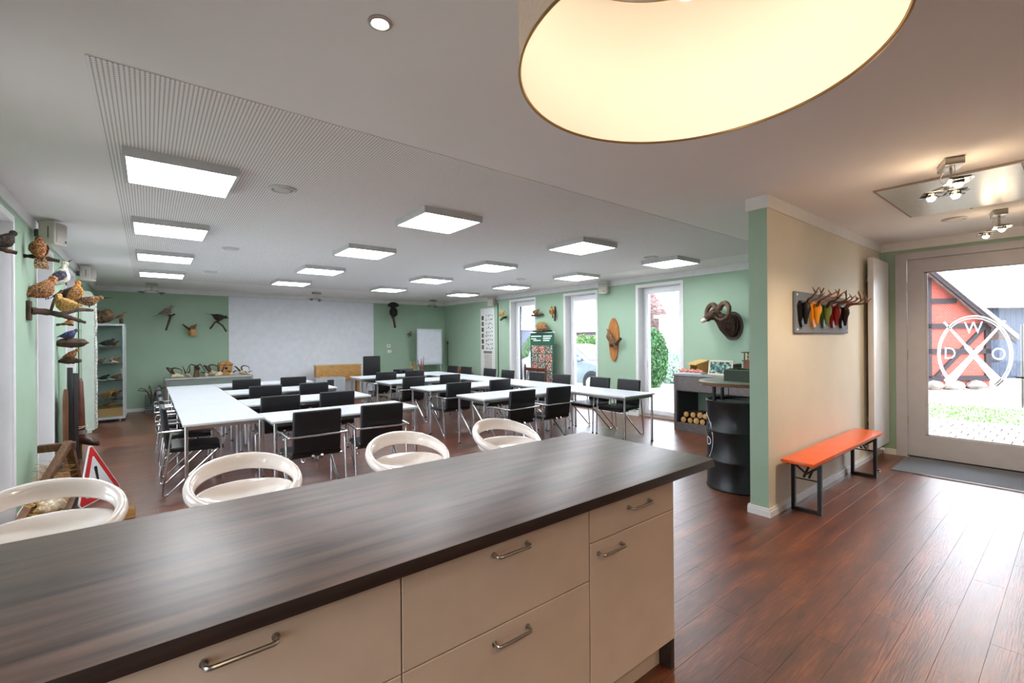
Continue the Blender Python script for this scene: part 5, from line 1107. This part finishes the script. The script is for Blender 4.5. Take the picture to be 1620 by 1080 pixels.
# trophy board with five coloured shields
t = thing('trophy_board', (5.325, 1.646, 1.735), 0, 'slate grey rectangular board carrying five antler trophies', 'board')
MB().rbox(-.74, .74, -.022, 0, -.19, .19, .003, 1).build('board', mat('slate_board', (128, 134, 146), .9, spec=.2), t)
for sx in (-.70, .70):
    for sz in (-.16, .16): MB().cyl((sx, -.025, sz), (sx, -.02, sz), .008, 10).build('screw', STEEL, t)
SC = [('black', (24, 22, 22)), ('orange', (226, 150, 36)), ('green', (52, 84, 36)), ('red', (142, 34, 28)), ('dark brown', (44, 26, 22))]
for i, (nm, c) in enumerate(SC):
    x = (4.70, 4.98, 5.25, 5.52, 5.80)[i]
    t = thing('antler_trophy', (x, 1.622, 1.725), 0, 'roe antler trophy on a %s shield on the slate board' % nm, 'trophy', 'antler trophies on the slate board')
    m = mat('shield_'+nm.replace(' ', '_'), c, .55, spec=.3)
    MB().prism([(-.085, .07), (-.05, .115), (.05, .115), (.085, .07), (.06, -.06), (.025, -.125), (-.025, -.125), (-.06, -.06)], .022, 'y', -.022).build('shield', m, t, smooth=0)
    MB().loft([(-.045, 0, .0, .006, .006), (-.035, 0, .0, .022, .02), (-.01, 0, 0, .036, .032), (.03, 0, 0, .04, .034), (.075, 0, -.008, .026, .024), (.12, 0, -.012, .018, .016), (.155, 0, -.012, .012, .011), (.162, 0, -.012, .004, .004)], 12).xf(Matrix.Translation((0, -.045, .06)) @ Matrix.Rotation(PI/2, 4, 'Y')).build('skull', m if i != 2 else mat('mossy', (110, 130, 60), .6), t, 60)
    for s in (-1, 1):
        sp = .05+.02*(i % 3); L = .17+.03*((i*2) % 3)
        P = smoothpath([(s*.02, -.05, .07), (s*.05, -.08, .12), (s*(sp+.03), -.12-.02*i, .14), (s*(sp+.01)+.02, -.12-L*(.5 if i % 2 else .25), .13+L*(.30 if i % 2 else .55))], 4)
        am = ANTLER if i in (0, 2) else mat('light_antler', (150, 96, 60), .55, col2=(96, 54, 34), nscale=25)
        a = MB().tube(P, [.013*(1-.65*j/(len(P)-1)) for j in range(len(P))], 8).build('antler', am, t)
        q = P[8]; MB().tube([q, q+Vector((s*.01, -.045, .04))], [.008, .003], 7).build('tine', am, a); q = P[10]; MB().tube([q, q+Vector((.02*s, .02, .05))], [.007, .002], 7).build('tine', am, a)
# mat and doorstop
t = thing('door_mat', (6.98, .72, 0), 0, 'grey ribbed door mat in front of the glazed door', 'mat')
MB().rbox(-.43, .45, -.62, .64, 0, .012, .003, 1).build('pile', FELT, t); MB().box(-.44, .46, .64, .652, 0, .014).box(-.44, -.43, -.62, .64, 0, .014).build('edge_strip', STEEL, t, smooth=0)
t = thing('door_stop', (6.35, 1.43, 0), 0, 'small steel door stop screwed to the floor by the bench', 'door stop')
MB().lathe([(.0001, 0), (.018, 0), (.018, .012), (.012, .016), (.012, .03), (.0001, .034)], 20).build('post', STEEL, t); MB().lathe([(.0125, .016), (.017, .018), (.017, .026), (.0125, .028), (.0125, .016)], 20).build('rubber_ring', BLACK_METAL, t)

# ------------------------------------------------------------------ outside
GRAVEL = mat('pale_gravel', (168, 162, 152), .95, col2=(148, 142, 130), nscale=3, bump=.4, bscale=40)
gr = struct(MB().box(XR+WT, 60, -40, 60, -.30, -.12).box(-30, XL-WT, -40, 60, -.30, -.12).build('ground', GRAVEL, smooth=0))
mb = MB()
for i in range(7000):
    x = random.uniform(12.15, 14.9); y = random.uniform(-2.5, 4.5); h = random.uniform(.02, .06); a = random.uniform(0, 6.28); dx, dy = .012*math.cos(a), .012*math.sin(a)
    mb.add([(x-dx, y-dy, -.12), (x+dx, y+dy, -.12), (x+random.uniform(-.03, .03), y+random.uniform(-.03, .03), -.12+h)], [(0, 1, 2)])
tag(mb.build('grass', mat('grass_green', (104, 140, 70), .9, col2=(84, 120, 54)), smooth=0), 'short grass strip between the paving and the brick barn', 'grass', kind='stuff')
pv = struct(MB().box(XR+WT, 12.1, -.9, 3.0, -.121, -.112).build('paving', mat('paving_joint', (52, 48, 44), .95), smooth=0))
PVM = mat('paving_stone', (156, 148, 140), .9, col2=(132, 126, 118), nscale=3, bump=.3, bscale=30)
pvm = MB().rbox(-.145, .145, -.095, .095, -.112, -.085, .012, 1).mesh('paving_stone', PVM, 0)
for i in range(14):
    for j in range(19):
        x = 7.92+i*.305; y = -.75+j*.203+(.1 if i % 2 else 0)
        if y > 2.9: continue
        o = bpy.data.objects.new('paving_stone', pvm); COL.objects.link(o); o.parent = pv; o.location = (x, y, random.uniform(-.006, .004)); o.rotation_euler.z = random.uniform(-.03, .03)
# brick half-timber barn facing the door
RB = brick_mat('red_brick', (164, 62, 50), (140, 50, 42), (150, 124, 112), 5.5)
TIMB = mat('weathered_timber', (54, 46, 50), .85, col2=(38, 32, 36), nscale=6, stretch=(1, 1, 8))
bO = _F*14+_R*12.0
t = thing('half_timbered_barn', (bO.x, bO.y, -.12), -_a, 'red brick half-timbered barn gable with sloping roof beyond the door', 'building')
z0 = .12
MB().prism([(-3.0, 0), (2.72, 0), (2.72, 1.95), (-.14, 4.32), (-3.0, 1.95)], 3.0, 'y', .06).build('brick_wall', RB, t, smooth=0)
SL = 3.75/4.52
def tb(x0, x1, za, zb, name='timber'): MB().box(x0, x1, 0, .10, za, zb).build(name, TIMB, t, smooth=0)
for z in (.34, 1.17, 1.95, 2.72, 3.6): q = max(0, (z+.1-1.95)/SL); tb(-3.0+q, 2.72-q, z-.075, z+.075)
for x in (2.64, .82, -1.1, -2.92): tb(x-.08, x+.08, .34, 1.95+min(2.72-x, x+3.0)*SL-.1)
MB().add([(1.0, -.005, .42), (1.15, -.005, .42), (2.6, -.005, 1.9), (2.45, -.005, 1.9), (1.0, .09, .42), (1.15, .09, .42), (2.6, .09, 1.9), (2.45, .09, 1.9)], [(0, 1, 2, 3), (4, 7, 6, 5), (0, 4, 5, 1), (1, 5, 6, 2), (2, 6, 7, 3), (3, 7, 4, 0)]).build('timber_brace', TIMB, t, smooth=0)
MB().prism([(3.25, 1.51), (3.25, 1.66), (-.14, 4.47), (-.14, 4.32)], 3.5, 'y', -.30).build('roof', mat('barn_roof', (150, 140, 138), .8, col2=(120, 110, 110), nscale=8), t, smooth=0)
MB().prism([(3.22, 1.40), (3.22, 1.53), (-.14, 4.32), (-.14, 4.19)], .06, 'y', -.26).build('bargeboard', TIMB, t, smooth=0)
MB().prism([(-3.53, 1.51), (-3.53, 1.66), (-.14, 4.47), (-.14, 4.32)], 3.5, 'y', -.30).build('roof', mat('barn_roof', (150, 140, 138), .8), t, smooth=0)
for i in range(9): MB().ell((-2.9+i*.64, -.02, .11), .30, .16, .17, 9, 6, .12).build('plinth_stone', mat('field_stone', (150, 140, 130), .9, col2=(110, 100, 94), nscale=4), t, 30)
bO = _F*17.6+_R*16.2
t = thing('plank_barn', (bO.x, bO.y, -.12), -_a, 'weathered grey-blue plank barn beside the brick gable', 'building')
PLK = mat('weathered_plank', (70, 78, 94), .9, col2=(52, 58, 72), nscale=5, stretch=(3, 3, 1))
MB().box(.2, 9, .05, 5, 0, 2.75).build('wall', PLK, t, smooth=0)
for i in range(40): MB().box(.2+i*.22, .41+i*.22, 0, .05, .05+random.uniform(0, .06), 2.72).build('board', PLK, t, smooth=0)
MB().prism([(-.5, 2.7), (5.4, 2.7), (5.4, 2.85), (-.5, 2.85)], 9.6, 'x', -.1).build('roof', mat('barn_roof', (150, 140, 138), .8), t, smooth=0)
for z in (.7, 1.6, 2.2): MB().box(.9, 2.6, -.03, 0, z-.05, z+.05).build('door_batten', TIMB, t, smooth=0)
MB().tube(smoothpath([(.55, -.10, 2.62), (.5, -.2, 2.4), (.9, -.25, 2.22), (1.3, -.12, 2.25)], 5), .05, 8).build('gutter_pipe', mat('zinc', (206, 210, 214), .5), t)
# low house with a big pale roof behind the hedge (seen through the window wall)
t = thing('low_house', (22, 21, -.12), 0, 'low house with pale tiled roof behind the hedge', 'building')
MB().box(0, 8, -2.4, 3.2, 0, 1.95).build('wall', mat('house_wall', (150, 140, 144), .9), t, smooth=0)
MB().prism([(-.4, 1.95), (-.4, 2.07), (4, 6.0), (8.4, 2.07), (8.4, 1.95), (4, 5.85)], 6.0, 'y', -2.6).build('roof', mottled('pale_tiles', (150, 112, 106), (180, 156, 152), (206, 190, 188), 6), t, smooth=0)
MB().box(-.45, -.38, -2.6, 3.4, 1.9, 2.08).build('fascia', TIMB, t, smooth=0)
t = thing('grey_annex', (20.0, 27.6, -.12), 0, 'grey rendered annex with white-framed window behind the parked car', 'building')
MB().box(0, 3, -3.0, 3.0, 0, 2.3).build('wall', mat('annex_wall', (110, 118, 138), .9), t, smooth=0)
MB().prism([(-3.1, 2.3), (3.1, 2.3), (0, 4.4)], 3, 'x', 0).build('gable', mat('gable_white', (200, 206, 216), .9), t, smooth=0)
w = MB().box(-.06, .0, -1.6, -.1, .55, 1.9).build('window', PVC, t, smooth=0)
for y in (-1.5, -.8): MB().box(-.075, -.055, y, y+.6, .65, 1.8).build('pane', mat('blue_glass', (60, 84, 120), .1), w, smooth=0)
t = thing('white_shed', (27, 12.5, -.12), 0, 'white rendered shed far beyond the third window', 'building')
MB().box(0, 4, -.6, 5.4, 0, 3.0).build('wall', mat('shed_white', (236, 236, 236), .9), t, smooth=0); MB().box(-.3, 4.3, -.8, 5.6, 3.0, 3.2).build('roof', mat('shed_roof', (220, 220, 224), .8), t, smooth=0)
# hedge and shrubs
LEAF = mat('hedge_leaf', (82, 124, 46), .7, col2=(54, 92, 32), nscale=5)
LEAF2 = mat('shrub_leaf', (70, 114, 64), .7, col2=(50, 88, 50), nscale=5)
def foliage(name, boxes, n, m, label, cat, s=.06):
    t = thing(name, (boxes[0][0], boxes[0][1], -.12), 0, label, cat); mb = MB()
    for cx, cy, cz, rx, ry, rz in boxes:
        for i in range(n//len(boxes)):
            while True:
                u = Vector((random.uniform(-1, 1), random.uniform(-1, 1), random.uniform(-1, 1)))
                if .6 < u.length < 1: break
            p = Vector((cx-boxes[0][0]+u.x*rx, cy-boxes[0][1]+u.y*ry, cz+u.z*rz)); q = Euler((random.uniform(0, 6), random.uniform(0, 6), random.uniform(0, 6))).to_matrix()
            k = s*random.uniform(.7, 1.3); mb.add([p+q @ Vector(w)*k for w in ((-1, 0, 0), (0, -.5, 0), (1, 0, 0), (0, .5, 0))], [(0, 1, 2, 3)])
    tag(mb.build('foliage', m, t, smooth=0), kind='stuff')
    cx, cy, cz, rx, ry, rz = boxes[0]; MB().tube([(0, 0, 0), (0, 0, cz)], [.06, .03], 8).build('stem', BARK, t)
    return t
foliage('hedge', [(13.6, 10.2+i*.75, .85, .6, .62, .98) for i in range(8)], 14000, LEAF, 'clipped green hedge behind the parked car', 'hedge')
foliage('shrub', [(13.2, 9.0, .95, .7, .42, 1.05)], 3500, LEAF2, 'leafy green shrub outside the window beside the sideboard', 'shrub')
foliage('shrub', [(15.0, 9.35, .6, .6, .6, .7)], 1800, mat('pale_leaf', (160, 186, 170), .7), 'pale bluish shrub in the yard beyond the leafy green one', 'shrub')
# parked car (nose towards the camera end of the building)
t = thing('parked_car', (11.1, 10.35, -.12), 0, 'silver hatchback car parked outside the windows', 'car')
CARP = mat('silver_car_paint', (128, 136, 148), .3, .2, coat=.6); CARG = mat('car_glass', (96, 122, 148), .08)
# side profile in (y, z); the nose is at -y
def carsec(prof, xw, name, m, inset=None):
    mb = MB(); n = len(prof); vs = []
    for xx, k in ((-xw, .96), (-xw+.06, 1), (xw-.06, 1), (xw, .96)):
        cy_ = sum(p[0] for p in prof)/n; cz_ = sum(p[1] for p in prof)/n
        for y, z in prof: vs.append((xx, cy_+(y-cy_)*k, cz_+(z-cz_)*k))
    fs = [tuple(range(n-1, -1, -1)), tuple(3*n+i for i in range(n))]
    for s in range(3):
        for i in range(n): fs.append((s*n+i, s*n+(i+1) % n, (s+1)*n+(i+1) % n, (s+1)*n+i))
    return mb.add(vs, fs).build(name, m, t, 40)
carsec([(-2.05, .30), (-2.08, .62), (-1.95, .78), (-1.1, .95), (1.75, 1.0), (2.0, .92), (2.05, .55), (2.0, .28)], .86, 'body', CARP)
carsec([(-1.05, .93), (-.35, 1.38), (.2, 1.47), (1.2, 1.45), (1.65, 1.2), (1.8, .97)], .76, 'cabin', CARP)
def carwin(poly, x):
    sgn = -1 if x < 0 else 1; MB().prism(poly, .012*sgn, 'x', x).build('side_window', CARG, t, smooth=0)
for x in (-.762, .762): carwin([(-.85, .99), (-.30, 1.33), (.22, 1.38), (.22, .99)], x); carwin([(.30, .99), (.30, 1.38), (1.15, 1.36), (1.45, 1.18), (1.50, 1.0)], x)
MB().add([(-.62, -1.0, .99), (.62, -1.0, .99), (.58, -.36, 1.41), (-.58, -.36, 1.41), (-.62, -.97, .97), (.62, -.97, .97), (.58, -.33, 1.39), (-.58, -.33, 1.39)], [(0, 1, 2, 3), (4, 7, 6, 5), (0, 4, 5, 1), (1, 5, 6, 2), (2, 6, 7, 3), (3, 7, 4, 0)]).build('windscreen', CARG, t, smooth=0)
MB().add([(-.58, 1.81, 1.0), (.58, 1.81, 1.0), (.55, 1.42, 1.38), (-.55, 1.42, 1.38), (-.58, 1.77, 1.0), (.58, 1.77, 1.0), (.55, 1.38, 1.36), (-.55, 1.38, 1.36)], [(0, 1, 2, 3), (4, 7, 6, 5), (0, 4, 5, 1), (1, 5, 6, 2), (2, 6, 7, 3), (3, 7, 4, 0)]).build('rear_window', CARG, t, smooth=0)
for x in (-.80, .80):
    for y in (-1.30, 1.32):
        w = MB().cyl((x-.10, y, .31), (x+.10, y, .31), .31, 28).build('wheel', mat('tyre', (30, 32, 36), .8), t)
        MB().cyl((x-.112, y, .31), (x+.112, y, .31), .20, 20).build('rim', ALU, w)
        MB().cyl((x-.078, y, .33), (x+.078, y, .33), .36, 28).build('wheel_arch', mat('arch_dark', (40, 44, 52), .7), t)
    MB().rbox(x*1.08-.07, x*1.08+.07, -.82, -.68, .96, 1.08, .03, 2).build('wing_mirror', CARP, t)
    MB().box(x*1.078-.005, x*1.078+.005, -.05, .12, .80, .83).box(x*1.078-.005, x*1.078+.005, .95, 1.1, .80, .83).build('door_handle', ALU, t, smooth=0)
    MB().box(x*.92-.08, x*.92+.08, 1.96, 2.045, .68, .90).build('tail_light', RED, t, smooth=0); MB().box(x*.86-.12, x*.86+.12, -2.075, -2.0, .60, .72).build('headlight', CARG, t, smooth=0)
